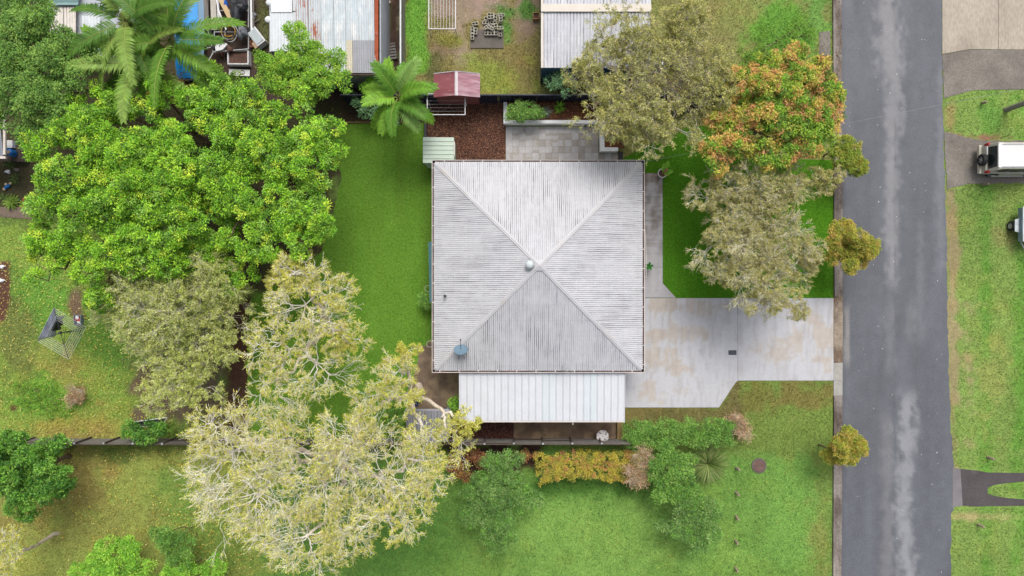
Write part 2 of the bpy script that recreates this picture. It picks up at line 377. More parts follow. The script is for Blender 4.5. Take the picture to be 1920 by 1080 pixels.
# ------------------------------------------------------------------ road
m_road = mat_attr('asphalt', 0.62, 0.45, fine=(1.2, 16.0, 50.0), bump=0.4, vals=((0.9, 1.1), (0.8, 1.2), (0.6, 1.4)))
RL = [(-4000, 1577), (0, 1577), (540, 1580), (1080, 1577), (5000, 1577)]
RR = [(-4000, 1766), (0, 1766), (200, 1767), (350, 1772), (540, 1776), (700, 1779), (830, 1784), (880, 1788), (950, 1788), (965, 1783), (1080, 1782), (5000, 1782)]
def interp(T, y): T = np.array(T, float); return np.interp(y, T[:, 0], T[:, 1])
def road_col(px, py):
    base = A(98, 101, 109); C = np.tile(base, (len(px), 1))
    n = fbm(px/14.0, py/26.0, 51, 4); n2 = fbm(px/22.0, py/120.0, 57, 4); n3 = fbm(px/7.0, py/9.0, 59, 2)
    C = C*(0.8+0.4*n2)[:, None]
    def patch(cx, w, y0, y1, col, st, edge=0.3):
        nonlocal C
        cxx = np.interp(py, *np.array(cx).T) if np.ndim(cx) else cx
        q = 1-np.abs(px-cxx)/w+(n-0.5)*1.5+(n3-.5)*1.1
        v = sstep(y0-20, y0+25, py)*sstep(y1+20, y1-25, py)
        m = (sstep(-0.45, 0.6+edge, q)*v*st)[:, None]
        C = C*(1-m)+A(*col)*m
    g = (144, 144, 148)
    patch([(-400, 1660), (0, 1664), (130, 1668), (250, 1672), (420, 1670), (560, 1672)], 25, -400, 140, g, 0.8)
    patch([(0, 1668), (140, 1674), (420, 1672)], 17, 120, 260, g, 0.7)
    patch([(200, 1672), (420, 1670), (560, 1672)], 15, 240, 540, g, 0.75)
    patch(1668, 11, 560, 700, g, 0.3); patch(1706, 8, 560, 640, g, 0.3)
    patch([(700, 1700), (800, 1698), (880, 1697), (960, 1692), (1080, 1702), (1400, 1700)], 18, 735, 1500, (148, 150, 156), 0.85, 0.25)
    patch([(700, 1662), (1080, 1662)], 12, 780, 1100, (140, 138, 140), 0.4)
    patch(1764, 9, 120, 520, (136, 138, 146), 0.4); patch(1724, 8, 420, 640, (134, 136, 142), 0.3)
    q = np.abs(px-1588)/5.0
    m = (sstep(1.4, 0.5, q+(n-0.5)*1.8)*sstep(565, 590, py)*sstep(700, 660, py)*0.7)[:, None]; C = C*(1-m)+A(152, 148, 146)*m
    seam = (np.exp(-((px-1677-(py > 540)*0)/1.6)**2)*0.35*sstep(0.35, 0.55, vnoise(py/30.0, px*0+3, 77)))[:, None]; C = C*(1-seam)+A(70, 70, 76)*seam
    edge = sstep(10, 0, px-interp(RL, py))*0.3
    C = C*(1-edge[:, None]*0.6)
    return C
yy = np.concatenate([[-4000, -1500, -500, -200, -60], np.arange(-30, 1111, 4.0), [1140, 1300, 1700, 2600, 5000]])
tt = np.linspace(0, 1, 53)
L = interp(RL, yy); R_ = interp(RR, yy)+(fbm(yy/9.0, yy*0, 91, 3)-0.5)*5*((yy > -40) & (yy < 1120))
RPX = L[:, None]+(R_-L)[:, None]*tt[None]; RPY = np.repeat(yy[:, None], 53, 1)
rc = road_col(RPX.ravel(), RPY.ravel())
rz = 0.012+0.05*np.sin(np.pi*tt)[None]*np.ones((len(yy), 1))
rv = np.stack([(RPX.ravel()-960)/30.0, (540-RPY.ravel())/30.0, rz.ravel()], 1)
I = np.arange(len(yy)*53).reshape(len(yy), 53)
rf = np.stack([I[:-1, :-1], I[1:, :-1], I[1:, 1:], I[:-1, 1:]], -1).reshape(-1, 4)
struct(mesh_obj('road', rv, rf, m_road, None, rc, True))

# kerb and channel along the near side, one casting after another, dropped at the driveway
m_kerb = mat('kerb_concrete', A(150, 142, 136), 0.9, 0.3, 1.2, stain=A(96, 84, 76), stain_amt=(0.45, 0.62), fine=0.3, stretch=(1, 0.5, 1), bump=0.3)
m_kerb2 = mat('kerb_concrete_new', A(172, 170, 164), 0.9, 0.2, 1.2, fine=0.2)
m_kerb3 = mat('kerb_concrete_stained', A(164, 150, 134), 0.9, 0.3, 1.2, stain=A(122, 104, 88), stain_amt=(0.45, 0.6), fine=0.3, bump=0.3)
kerb = bpy.data.objects.new('kerb', None); COL.objects.link(kerb); struct(kerb)
edges_ = [-2600, -600] + list(range(-100, 560, 82)) + [558, 590, 635, 680, 714, 742] + list(range(824, 1190, 82)) + [1700, 3200]
edges_ = sorted(set(edges_))
for a, b in zip(edges_[:-1], edges_[1:]):
    xa, xb = interp(RL, a), interp(RL, b)
    low = 555 <= a < 742
    prof = [(-16.5, -0.05), (-16.5, 0.05 if low else 0.13), (-12.2, 0.05 if low else 0.13), (-10.6, 0.03 if low else 0.025), (-1.0, 0.012), (0.6, 0.022), (0.6, -0.05)]
    V = []
    for yv, xe in ((a+0.25, xa), (b-0.25, xb)):
        for dx, z in prof: V.append(((xe+dx-960)/30.0, (540-yv)/30.0, z))
    k_ = len(prof)
    Fc = [(i, k_+i, k_+i+1, i+1) for i in range(k_-1)]+[tuple(range(k_)), tuple(range(2*k_-1, k_-1, -1))]
    MB().add(V, Fc).build('kerb_stone', m_kerb3 if 555 <= a < 675 else (m_kerb2 if 675 <= a < 742 else m_kerb), kerb)

# ------------------------------------------------------------------ concrete drive, path, pads
def conc_col(x, y):
    px = 960+x*30; py = 540-y*30
    C = np.tile(A(194, 195, 201), (len(px), 1))
    st = fbm(px/4.5, py/70.0, 101, 3); bl = fbm(px/60.0, py/42.0, 107, 5); sw = fbm(px/90.0, py/16.0, 113, 4)
    C = C*(0.95+0.09*st)[:, None]; fi = fbm(px/6.0, py/9.0, 117, 3)
    t = np.zeros(len(px))
    for cx, cy, rx, ry, s in ((1235, 575, 40, 22, 1), (1310, 572, 30, 16, .9), (1230, 628, 48, 10, 1), (1320, 626, 40, 10, .8), (1232, 680, 26, 20, 1), (1275, 690, 34, 16, 1), (1215, 730, 26, 18, .9), (1262, 735, 40, 10, .7), (1520, 600, 46, 40, 1), (1490, 650, 60, 30, .9), (1540, 640, 24, 50, 1), (1360, 575, 34, 12, .6), (1430, 650, 34, 10, .5), (1500, 575, 40, 12, .5)):
        q = 1-np.sqrt(((px-cx)/rx)**2+((py-cy)/ry)**2); t = np.maximum(t, s*sstep(-0.1, 0.5, q*.8-.1+(bl-0.5)*2.6+(st-0.5)*1.6+(sw-.5)*1.3+(fi-.5)*1.2))
    tan_ = A(186, 174, 160); C = C*(1-0.7*t[:, None])+tan_*(0.95+0.1*st)[:, None]*0.7*t[:, None]
    g = sstep(0.5, 0.74, fbm(px/6.0, py/30.0, 121, 4))*0.26; C = C*(1-g[:, None])+A(150, 142, 134)*g[:, None]
    return C
def path_col(x, y):
    px = 960+x*30; py = 540-y*30
    C = np.tile(A(182, 180, 184), (len(px), 1)); n = fbm(px/8, py/22.0, 131, 4); n2 = fbm(px/26.0, py/5.0, 137, 3)
    d = (sstep(520, 400, py)*0.6+0.15)*sstep(0.38, 0.66, n*0.6+n2*0.4); C = C*(1-d[:, None])+A(120, 110, 102)*d[:, None]
    top = sstep(365, 330, py)*sstep(0.35, 0.6, n)*0.7; C = C*(1-top[:, None])+A(132, 112, 98)*top[:, None]
    return C
m_conc = mat_attr('drive_concrete', 0.8, 0.25, fine=(3.0, 22.0), bump=0.15, vals=((0.94, 1.06), (0.9, 1.1)))
drive = bpy.data.objects.new('driveway', None); COL.objects.link(drive); struct(drive)
sheet('slab', [(1120, 559), (1383, 559), (1383, 714), (1380, 716), (1348, 764), (1120, 764)], 0.035, m_conc, 0.11, conc_col, drive)
sheet('slab', [(1383.7, 559), (1563, 559), (1563, 713.5), (1383.7, 713.5)], 0.033, m_conc, 0.11, conc_col, drive)
MB().prism([tuple(W(x, y)[:2]) for x, y in [(1383, 559.3), (1120, 559.3), (1120, 763.6), (1348, 763.6), (1380, 716), (1383, 714)][::-1]][::-1], -0.08, 0.031).build('slab_base', mat('slab_edge', A(150, 142, 132), 0.9), drive)
pth = bpy.data.objects.new('path', None); COL.objects.link(pth); struct(pth)
for a, b in ((325, 369), (369, 413), (413, 457), (457, 501)):
    sheet('slab', [(1150, a+0.3), (1242.5, a+0.3), (1242.5, b-0.3), (1150, b-0.3)], 0.03, m_conc, 0.12, path_col, pth)
sheet('slab', [(1150, 501.3), (1242.5, 501.3), (1242.5, 531), (1267, 558), (1150, 558)], 0.03, m_conc, 0.12, path_col, pth)
def pad_col(x, y):
    px = 960+x*30; py = 540-y*30; n = fbm(px/16.0, py/16.0, 141, 5); n2 = fbm(px/5.0, py/5.0, 143, 3)
    C = np.tile(A(158, 138, 114), (len(px), 1)); d = sstep(0.4, 0.68, n)[:, None]*0.75; C = C*(1-d)+A(112, 96, 86)*d
    d2 = sstep(0.62, 0.8, n2)[:, None]*0.5; return C*(1-d2)+A(84, 74, 70)*d2
m_pad = mat_attr('old_concrete', 0.9, 0.15, fine=(4.0, 24.0), bump=0.3, vals=((0.88, 1.1), (0.8, 1.16)))
PADW = [(788, 648), (818, 640), (830, 690), (880, 700), (880, 772), (762, 772), (772, 735), (780, 690)]
struct(sheet('patio_slab', rough_edge(PADW, 8, 1.3, 3), 0.02, m_pad, 0.14, pad_col))
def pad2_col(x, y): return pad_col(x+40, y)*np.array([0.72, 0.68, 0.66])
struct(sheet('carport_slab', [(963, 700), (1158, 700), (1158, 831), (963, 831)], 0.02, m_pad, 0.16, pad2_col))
def mulch_col(x, y):
    px = 960+x*30; py = 540-y*30; n = fbm(px/12.0, py/12.0, 151, 4)
    C = np.tile(A(92, 66, 56), (len(px), 1)); m = sstep(0.45, 0.7, n)[:, None]*0.6
    return C*(1-m)+A(124, 82, 62)*m
m_mulch = mat_attr('mulch', 0.95, 0.1, fine=(6.0, 22.0, 45.0), bump=0.9, vals=((0.8, 1.2), (0.55, 1.45), (0.6, 1.4)))
struct(sheet('mulch_bed', [(800, 188), (948, 188), (948, 310), (800, 310)], 0.012, m_mulch, 0.2, mulch_col))
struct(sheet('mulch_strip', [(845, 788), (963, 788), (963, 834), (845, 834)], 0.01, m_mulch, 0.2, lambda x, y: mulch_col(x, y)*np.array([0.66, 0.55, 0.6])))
def bed_col(x, y): return mulch_col(x+9, y)*np.array([1.35, 1.22, 1.0])
# neighbours' paving across the road
m_nconc = mat('neighbour_concrete', A(182, 172, 158), 0.9, 0.12, 0.7, stain=A(160, 148, 136), fine=0.16, stretch=(1, 0.35, 1))
m_nconc2 = mat('neighbour_concrete_dark', A(140, 134, 126), 0.9, 0.2, 0.8, stain=A(112, 104, 100), stain_amt=(0.42, 0.7), fine=0.25)
m_drv3 = mat('sealed_drive', A(86, 80, 82), 0.75, 0.2, 0.9, stain=A(120, 116, 120), stain_amt=(0.58, 0.75), fine=0.25)
nd = bpy.data.objects.new('neighbour_driveway', None); COL.objects.link(nd); struct(nd)
for P in ([(1767, -260), (1871.7, -260), (1871.7, 92.5), (1820, 92), (1767, 101)], [(1872.3, -260), (2300, -260), (2300, 95), (1872.3, 92.6)]): sheet('slab', P, 0.02, m_nconc, None, None, nd)
sheet('slab', [(1767, 102), (1820, 93), (2300, 96), (2300, 160), (1880, 168), (1825, 169), (1770, 184)], 0.016, m_nconc2, None, None, nd)
struct(sheet('parking_pad', rough_edge([(1770, 247), (1815, 258), (1850, 264), (2300, 262), (2300, 344), (1815, 344), (1776, 355)], 9, 0.8, 5), 0.016, m_nconc2))
fd = bpy.data.objects.new('forked_driveway', None); COL.objects.link(fd); struct(fd)
sheet('sealed_stem', [(1801, 879), (1830, 882), (1852, 886), (1852, 949), (1830, 950), (1805, 948)], 0.016, m_drv3, None, None, fd)
sheet('wheel_track', [(1852.1, 886), (2100, 888), (2100, 903), (1920, 903), (1885, 906), (1866, 909), (1854, 914), (1852.1, 914)], 0.016, m_drv3, None, None, fd)
sheet('wheel_track', [(1852.1, 926), (1866, 930), (1890, 934), (1920, 936), (2100, 936), (2100, 947), (1852.1, 949)], 0.016, m_drv3, None, None, fd)
sheet('apron', [(1786, 877), (1801, 879), (1805, 948), (1786, 951)], 0.021, mat('drive_apron', A(128, 124, 128), 0.85, 0.2, 1.0), None, None, fd)
struct(sheet('footpath_pad', [(1536, 60), (1557, 58), (1557, 105), (1536, 105)], 0.02, m_nconc2))
struct(sheet('garden_path', [(-60, 388), (58, 388), (70, 412), (30, 409), (-60, 402)], 0.02, mat('path_concrete', A(128, 112, 100), 0.9, 0.2, 1.0, fine=0.2)))
# ------------------------------------------------------------------ main house
def m_iron(name, base, dark, pitch, streak=1.0, tint=None, tint_amt=(0.6, 0.75), rough=0.55, su=1.0, band=None):
    """corrugated sheet: uv.x runs across the ribs (metres), uv.y down the slope; grime sits in the pans"""
    m, nt, bs = _nodes(name)
    uv = nt.nodes.new('ShaderNodeUVMap'); uv.uv_map = 'UVMap'
    sep = nt.nodes.new('ShaderNodeSeparateXYZ'); nt.links.new(uv.outputs[0], sep.inputs[0])
    def mp(sx, sy):
        q = nt.nodes.new('ShaderNodeMapping'); q.inputs['Scale'].default_value = (sx, sy, 1); nt.links.new(uv.outputs[0], q.inputs[0]); return q.outputs[0]
    def math_(op, a, b=None):
        q = nt.nodes.new('ShaderNodeMath'); q.operation = op
        for i, s in enumerate((a, b)):
            if s is None: continue
            if isinstance(s, (int, float)): q.inputs[i].default_value = s
            else: nt.links.new(s, q.inputs[i])
        return q.outputs[0]
    ph = math_('MULTIPLY', sep.outputs[0], 2*math.pi/pitch); cs = math_('COSINE', ph)
    val = nt.nodes.new('ShaderNodeMapRange'); val.inputs['From Min'].default_value = -0.1; val.inputs['From Max'].default_value = -0.9; nt.links.new(cs, val.inputs['Value'])
    s1 = _noise(nt, 1.0, 3, 0.6, mp(1/pitch*0.9*su, 0.35), 0.42, 0.62); s2 = _noise(nt, 1.0, 5, 0.7, mp(0.45, 0.32), 0.40, 0.60)
    s3 = _noise(nt, 1.0, 4, 0.7, mp(3.0, 2.2), 0.3, 0.7, 0.9, 1.06)
    lap = math_('LESS_THAN', math_('FRACT', math_('MULTIPLY', sep.outputs[0], 1/(pitch*7))), 0.035); row = math_('LESS_THAN', math_('ABSOLUTE', math_('SUBTRACT', math_('FRACT', math_('MULTIPLY', sep.outputs[1], 1.07)), 0.5)), 0.02)
    wear = math_('SUBTRACT', 1.0, math_('ADD', math_('MULTIPLY', lap, 0.12), math_('MULTIPLY', row, 0.07))); s3 = math_('MULTIPLY', s3, wear)
    gr = math_('MULTIPLY', math_('MULTIPLY', val.outputs[0], math_('ADD', math_('MULTIPLY', s1, 0.75), 0.25)), math_('ADD', math_('MULTIPLY', s2, 0.85), 0.15))
    gr = math_('MINIMUM', math_('MULTIPLY', gr, streak), 1.0)
    b0 = nt.nodes.new('ShaderNodeRGB'); b0.outputs[0].default_value = (*base, 1); c = b0.outputs[0]
    if tint is not None:
        tf = _noise(nt, 1.0, 5, 0.75, mp(1.6, 0.5), tint_amt[0], tint_amt[1]); c = _mix(nt, tf, c, tuple(tint))
    c = _mixmul(nt, c, s3); c = _mix(nt, gr, c, tuple(dark))
    nt.links.new(c, bs.inputs['Base Color']); bs.inputs['Roughness'].default_value = rough; bs.inputs['Specular IOR Level'].default_value = 0.35
    return m
def corrugated(name, mtl, O, U, D, u0, u1, vfun, pitch, amp, parent, n=8, z_only=True, phase=0.0):
    """ribbed sheet: O origin, U across, D down-slope unit vectors; vfun(u)->(v_start, v_end)"""
    O, U, D = (np.asarray(q, float) for q in (O, U, D)); Nn = np.cross(U, D); Nn = Nn/np.linalg.norm(Nn); Nn = Nn if Nn[2] > 0 else -Nn
    us = np.linspace(u0, u1, max(2, int(round((u1-u0)/pitch*n)))+1)
    va, vb = vfun(us); h = amp*np.cos(2*math.pi*(us+phase)/pitch)
    rows = []; uvs = []
    for t in (0.0, 1.0):
        v = va+(vb-va)*t
        rows.append(O+us[:, None]*U+v[:, None]*D+h[:, None]*Nn); uvs.append(np.stack([us+phase, v], 1))
    V = np.concatenate(rows); UV = np.concatenate(uvs); k = len(us)
    Fc = np.stack([np.arange(k-1), np.arange(1, k), np.arange(1, k)+k, np.arange(k-1)+k], 1)
    if np.cross(V[1]-V[0], V[k]-V[0])[2] < 0: Fc = Fc[:, ::-1]
    o = mesh_obj(name, V, Fc, mtl, parent, None, True)
    uvl = o.data.uv_layers.new(name='UVMap')
    uvl.data.foreach_set('uv', UV[Fc.ravel()].astype(np.float32).ravel())
    return o
ZE, ZA = 2.9, 4.75
e0 = W(815.5, 305.5, ZE); e1 = W(1203, 693, ZE)
hx, hy = (e0[0]+e1[0])/2, (e0[1]+e1[1])/2; HS = (e1[0]-e0[0])/2
house = thing('house', 'white house with square hipped corrugated iron roof and small central vent', 'house', (hx, hy, 0))
m_roof = m_iron('roof_iron', A(203, 204, 210), A(92, 92, 99), 0.112, 1.3)
m_cap = mat('ridge_capping', A(200, 200, 205), 0.5, 0.08, 1.5, fine=0.08, stain=A(196, 188, 180), stain_amt=(0.55, 0.75))
m_wall = mat('house_wall', A(214, 216, 212), 0.8, 0.08, 1.0)
m_gut = mat('gutter_paint', A(222, 214, 208), 0.5, 0.1, 2.0); m_debris = mat('gutter_debris', A(112, 84, 74), 0.95, 0.5, 4.0, stain=A(62, 50, 48), stain_amt=(0.45, 0.65))
m_glass = mat('window_glass', (0.02, 0.025, 0.03), 0.08, 0.1, 1.0, spec=0.6)
rise = ZA-ZE; SL = math.hypot(HS, rise)
for k in range(4):
    a = k*math.pi/2
    out = np.array([math.sin(a), math.cos(a), 0.0]); U = np.array([out[1], -out[0], 0.0])
    D = (out*HS-np.array([0, 0, rise]))/SL
    O = np.array([0, 0, ZA])
    ph = (0.0, 0.3, 0.71, 0.17)[k]*7
    corrugated('roof_slope', m_roof, O, U, D, -HS, HS, lambda u: (np.abs(u)*SL/HS, np.full_like(u, SL+0.07)), 0.112, 0.009, house, 8, phase=ph)
    # hip capping with rolled centre
    c1 = out*HS+U*HS; hd = np.array([c1[0], c1[1], -rise]); hl = np.linalg.norm(hd); hd /= hl
    sd_ = np.cross(hd, [0, 0, 1]); sd_ /= np.linalg.norm(sd_); up = np.cross(sd_, hd)
    V = []
    sections = []
    for (w, h_) in ((-0.125, -0.03), (-0.115, 0.008), (-0.03, 0.016), (-0.015, 0.03), (0.015, 0.03), (0.03, 0.016), (0.115, 0.008), (0.125, -0.03)): sections.append((w, h_))
    for t in (0.0, 1.0):
        for w, h_ in sections: V.append(np.array([0, 0, ZA+0.012])+hd*(hl-0.06)*t+sd_*w+up*h_)
    q = len(sections); MB().add(V, [(i, i+1, q+i+1, q+i) for i in range(q-1)]).build('hip_cap', m_cap, house)
    # box gutter with leaf debris and straps
    g = MB(); yg = HS+0.06
    def loc(u, o_, z): return U*u+out*o_+np.array([0, 0, z])
    e = HS+0.17
    for (o0, o1, z0, z1) in ((HS+0.15, HS+0.18, ZE-0.16, ZE-0.005), (HS-0.02, HS+0.15, ZE-0.16, ZE-0.14), (HS-0.04, HS-0.02, ZE-0.16, ZE-0.06)):
        ee = e if o1 > HS+0.1 else e-0.05
        P = [loc(s*ee, o_, z) for z in (z0, z1) for (s, o_) in ((-1, o0), (1, o0), (1, o1), (-1, o1))]
        g.add(P, [(3, 2, 1, 0), (4, 5, 6, 7), (0, 1, 5, 4), (1, 2, 6, 5), (2, 3, 7, 6), (3, 0, 4, 7)])
    gut = g.build('gutter', m_gut, house)
    P = [loc(s*(e-0.04), o_, ZE-0.075) for (s, o_) in ((-1, HS-0.02), (1, HS-0.02), (1, HS+0.15), (-1, HS+0.15))]
    MB().add(P, [(0, 1, 2, 3)] if np.cross(np.array(P[1])-P[0], np.array(P[2])-P[0])[2] > 0 else [(3, 2, 1, 0)]).build('leaf_debris', m_debris, gut)
    for u in np.arange(-HS+0.55, HS, 1.12):
        P0 = loc(u, HS+0.06, ZE-0.015); MB().box((0, 0, 0), (0.045, 0.23, 0.012), -a).build('bracket', m_gut, gut, loc=tuple(P0))
    # wall below, windows in it
    wo = HS-0.55
    c = out*wo; MB().box((0, 0, 0), (2*wo-0.14, 0.14, ZE-0.16), -a).build('wall', m_wall, house, loc=(c[0], c[1], (ZE-0.16)/2))
    for u in (-3.6, -0.4, 2.9):
        p = out*(wo+0.08)+U*u
        wf = MB()
        for (cx, cz, sx, sz) in ((-0.78, 0, 0.06, 1.2), (0.78, 0, 0.06, 1.2), (0, 0.57, 1.5, 0.06), (0, -0.57, 1.5, 0.06), (0, 0, 0.05, 1.08)): wf.box((cx, 0, cz), (sx, 0.08, sz))
        wv = wf.build('window', m_gut, house, loc=(p[0], p[1], 1.6)); wv.rotation_euler = (0, 0, -a)
        MB().box((0, 0, 0), (1.5, 0.02, 1.08)).build('pane', m_glass, wv)
    sof = [loc(-e+.1, wo-.1, ZE-0.17), loc(e-.1, wo-.1, ZE-0.17), loc(e-.1, HS, ZE-0.165), loc(-e+.1, HS, ZE-0.165)]
    MB().add(sof, [(0, 1, 2, 3)]).build('soffit', m_gut, house)
MB().add([(0, 0, ZA+0.085), (0.3, 0.3, ZA-0.03), (-0.3, 0.3, ZA-0.03), (-0.3, -0.3, ZA-0.03), (0.3, -0.3, ZA-0.03)], [(0, 1, 2), (0, 2, 3), (0, 3, 4), (0, 4, 1)]).build('apex_cap', m_cap, house)
# turbine ventilator near the apex: base, finned drum and dome
vp = W(993, 496, 4.9)-np.array([hx, hy, 0]); vz = 4.45
m_vent = mat('vent_metal', A(206, 216, 218), 0.4, 0.06, 2.0)
vent = MB().lathe((vp[0], vp[1], vz), [(0.15, -0.1), (0.15, 0.2), (0.2, 0.22), (0.235, 0.32), (0.235, 0.42), (0.2, 0.50), (0.11, 0.55), (0.0, 0.565)], 22).build('roof_ventilator', m_vent, house, True)
for i in range(16):
    a = i*2*math.pi/16; MB().box((vp[0]+0.236*math.cos(a), vp[1]+0.236*math.sin(a), vz+0.37), (0.02, 0.012, 0.16), a+0.5).build('fin', m_vent, vent)
pp = W(834, 555, 3.5)-np.array([hx, hy, 0])
pipe = MB().cyl((pp[0], pp[1], 2.9), 0.06, 0.55, 14).cyl((pp[0], pp[1], 2.98), 0.13, 0.06, 14, r2=0.08).build('vent_pipe', m_vent, house)
MB().cyl((pp[0], pp[1], 3.46), 0.09, 0.05, 14, r2=0.05).build('cowl', mat('dark_metal', A(70, 74, 78), 0.5), pipe)
# window hood on the west wall
wp = W(806, 510, 2.2)-np.array([hx, hy, 0])
V = [(wp[0]+0.62, wp[1]-1.8, 2.35), (wp[0]+0.62, wp[1]+1.8, 2.35), (wp[0]-0.12, wp[1]+1.8, 1.95), (wp[0]-0.05, wp[1]-1.8, 1.95)]
V = V+[(x, y, z-0.03) for x, y, z in V]
MB().add(V, [(0, 1, 2, 3), (7, 6, 5, 4), (3, 2, 6, 7), (2, 1, 5, 6), (0, 3, 7, 4)]).build('window_hood', mat('teal_paint', A(92, 138, 146), 0.6, 0.15, 1.5), house)
# handrail and small plant stand by the entry: thin white frame
rl = MB()
for (xa, ya, xb, yb) in ((1209, 430, 1211.5, 470), (1211.5, 470, 1211.5, 520), (1211.5, 520, 1208, 520)):
    rl.tube([W(xa, ya, 1.0)-np.array([hx, hy, 0]), W(xb, yb, 1.0)-np.array([hx, hy, 0])], 0.022)
for (xa, ya) in ((1211.5, 470), (1211.5, 520)):
    p = W(xa, ya, 1.0)-np.array([hx, hy, 0]); rl.tube([p, p*np.array([1, 1, 0])], 0.022)
rl.build('handrail', m_gut, house)

# satellite dish on the south slope
dp = W(864, 657, 3.75)
dish = thing('satellite_dish', 'blue grey oval satellite dish on the lower left of the white roof', 'satellite dish', (dp[0], dp[1], 3.2))
m_dish = mat('dish_paint', A(112, 138, 158), 0.5, 0.06, 2.0); m_dark = MATS['dark_metal']
n = 28; aa = np.arange(n)*2*math.pi/n; rings = [(0.0, 0.0)]+[(r, 0.35*r*r) for r in (0.13, 0.26, 0.36, 0.41)]
tl = math.radians(52)      # faces north and up
V = [(0, 0, 0)]
for r, h_ in rings[1:]: V += [(r*math.cos(t), r*math.sin(t)*1.05, h_) for t in aa]
V = np.array(V)
Rm = np.array(Matrix.Rotation(-tl, 3, 'X')); V2 = V @ Rm.T+np.array([0, 0, 0.55]); Vb = (V-np.array([0, 0, 0.02])) @ Rm.T+np.array([0, 0, 0.55])
fs = [(0, 1+i, 1+(i+1) % n) for i in range(n)]
for k in range(3): fs += [(1+k*n+i, 1+(k+1)*n+i, 1+(k+1)*n+(i+1) % n, 1+k*n+(i+1) % n) for i in range(n)]
nv = len(V); fb = [tuple(j+nv for j in f[::-1]) for f in fs]; rim = [(1+3*n+i, 1+3*n+(i+1) % n, nv+1+3*n+(i+1) % n, nv+1+3*n+i) for i in range(n)]
MB().add(np.concatenate([V2, Vb]), fs+fb+rim).build('reflector', m_dish, dish, True)
arm_e = np.array([0, 0.62, 0.83])
MB().tube([np.array([0, -0.08, 0.4]), arm_e], 0.015).build('feed_arm', m_dark, dish)
MB().box(arm_e, (0.07, 0.1, 0.07)).build('feed_horn', m_dark, dish)
MB().tube([(0, -0.1, 0.5), (0, -0.15, 0.2), (0, -0.2, -0.2)], 0.022).build('mast', m_dark, dish)
for s in (-1, 1): MB().tube([(0, -0.14, 0.3), (s*0.3, -0.75, -0.28)], 0.012).build('stay', m_dark, dish)
MB().tube([(0.03, -0.2, 0.0), (0.1, -0.5, -0.16), (0.08, -0.9, -0.28), (0.0, -1.05, -0.3)], 0.009, 4).build('lead', m_dark, dish)
# television aerial over the south eave
ap = W(1056, 684, 3.6)
aer = thing('television_aerial', 'thin metal television aerial leaning over the gutter above the carport', 'aerial', (ap[0], ap[1]-0.15, 2.9))
m_al = mat('aluminium', A(198, 202, 206), 0.35, 0.05, 2.0, metal=0.6)
MB().tube([(0, 0, 0.0), (0, 0, 0.9)], 0.018).build('mast', m_al, aer)
b0, b1 = np.array([-0.12, 0.42, 0.85]), np.array([0.4, -0.45, 0.85]); MB().tube([b0, b1], 0.012).build('boom', m_al, aer)
bd = (b1-b0)/np.linalg.norm(b1-b0); pr = np.array([-bd[1], bd[0], 0])
for t, l_ in ((0.05, .1), (0.2, .12), (0.36, .14), (0.52, .17), (0.68, .2), (0.82, .23), (0.95, .27)):
    c = b0+(b1-b0)*t; MB().tube([c-pr*l_, c+pr*l_], 0.007, 4).build('element', m_al, aer)

# ------------------------------------------------------------------ carport
cp0 = W(862, 699, 2.62); cp1 = W(1170, 789, 2.45)
car = thing('carport', 'white ribbed metal carport roof against the lower side of the house', 'carport', ((cp0[0]+cp1[0])/2, (cp0[1]+cp1[1])/2, 0))
cx0, cx1 = cp0[0]-car.location[0], cp1[0]-car.location[0]; cyt, cyb = cp0[1]-car.location[1]+0.28, cp1[1]-car.location[1]
m_cw = mat('carport_sheet', A(216, 219, 226), 0.5, 0.06, 1.2, fine=0.05); m_cl = mat('translucent_sheet', A(212, 220, 226), 0.35, 0.05, 1.0)
NP = 24; w = (cx1-cx0)/NP; sl = (2.45-2.66)/(cyb-cyt)
zr = lambda y: 2.66+(y-cyt)*sl
for i in range(NP):
    xa = cx0+i*w; pxm = 862+(i+0.5)*308/NP
    tr = 1014 <= pxm <= 1041 or 1091 <= pxm <= 1118
    prof = [(0.0, 0.0), (0.035, 0.0), (0.05, 0.032), (0.075, 0.032), (0.09, 0.0), (w*0.5, 0.0), (w*0.5+0.012, 0.008), (w*0.5+0.024, 0.0), (w-0.009, 0.0)]
    V = [(xa+u, y, zr(y)+h_) for y in (cyt, cyb) for u, h_ in prof]; q = len(prof)
    V += [(x, y, z-0.012) for x, y, z in V]
    Fc = [(i_, q+i_, q+i_+1, i_+1) for i_ in range(q-1)]; Fc += [tuple(j+2*q for j in f[::-1]) for f in Fc]
    Fc += [(q+i_, 3*q+i_, 3*q+i_+1, q+i_+1) for i_ in range(q-1)]
    Fc = [f[::-1] for f in Fc]
    MB().add(V, Fc).build('translucent_panel' if tr else 'roof_panel', m_cl if tr else m_cw, car)
m_post = mat('post_paint', A(206, 206, 204), 0.6, 0.1, 2.0)
for x in (cx0+0.3, -1.5, 1.6, cx1-0.3): MB().box((x, cyb+0.35, 1.15), (0.09, 0.09, 2.3)).build('post', m_post, car)
MB().box(((cx0+cx1)/2, cyb+0.35, 2.36), (cx1-cx0-0.2, 0.06, 0.12)).build('beam', m_post, car)
MB().box(((cx0+cx1)/2, cyb-0.05, zr(cyb)-0.06), (cx1-cx0, 0.08, 0.09)).build('gutter', m_gut, car)
for x in (cx0-0.02, cx1+0.02):
    MB().add([(x+s*0.02, y, zr(y)+z) for y in (cyt, cyb-0.1) for (s, z) in ((-1, -0.12), (1, -0.12), (1, 0.035), (-1, 0.035))], [(0, 1, 5, 4), (1, 2, 6, 5), (2, 3, 7, 6), (3, 0, 4, 7), (0, 3, 2, 1), (4, 5, 6, 7)]).build('barge_trim', m_cw, car)
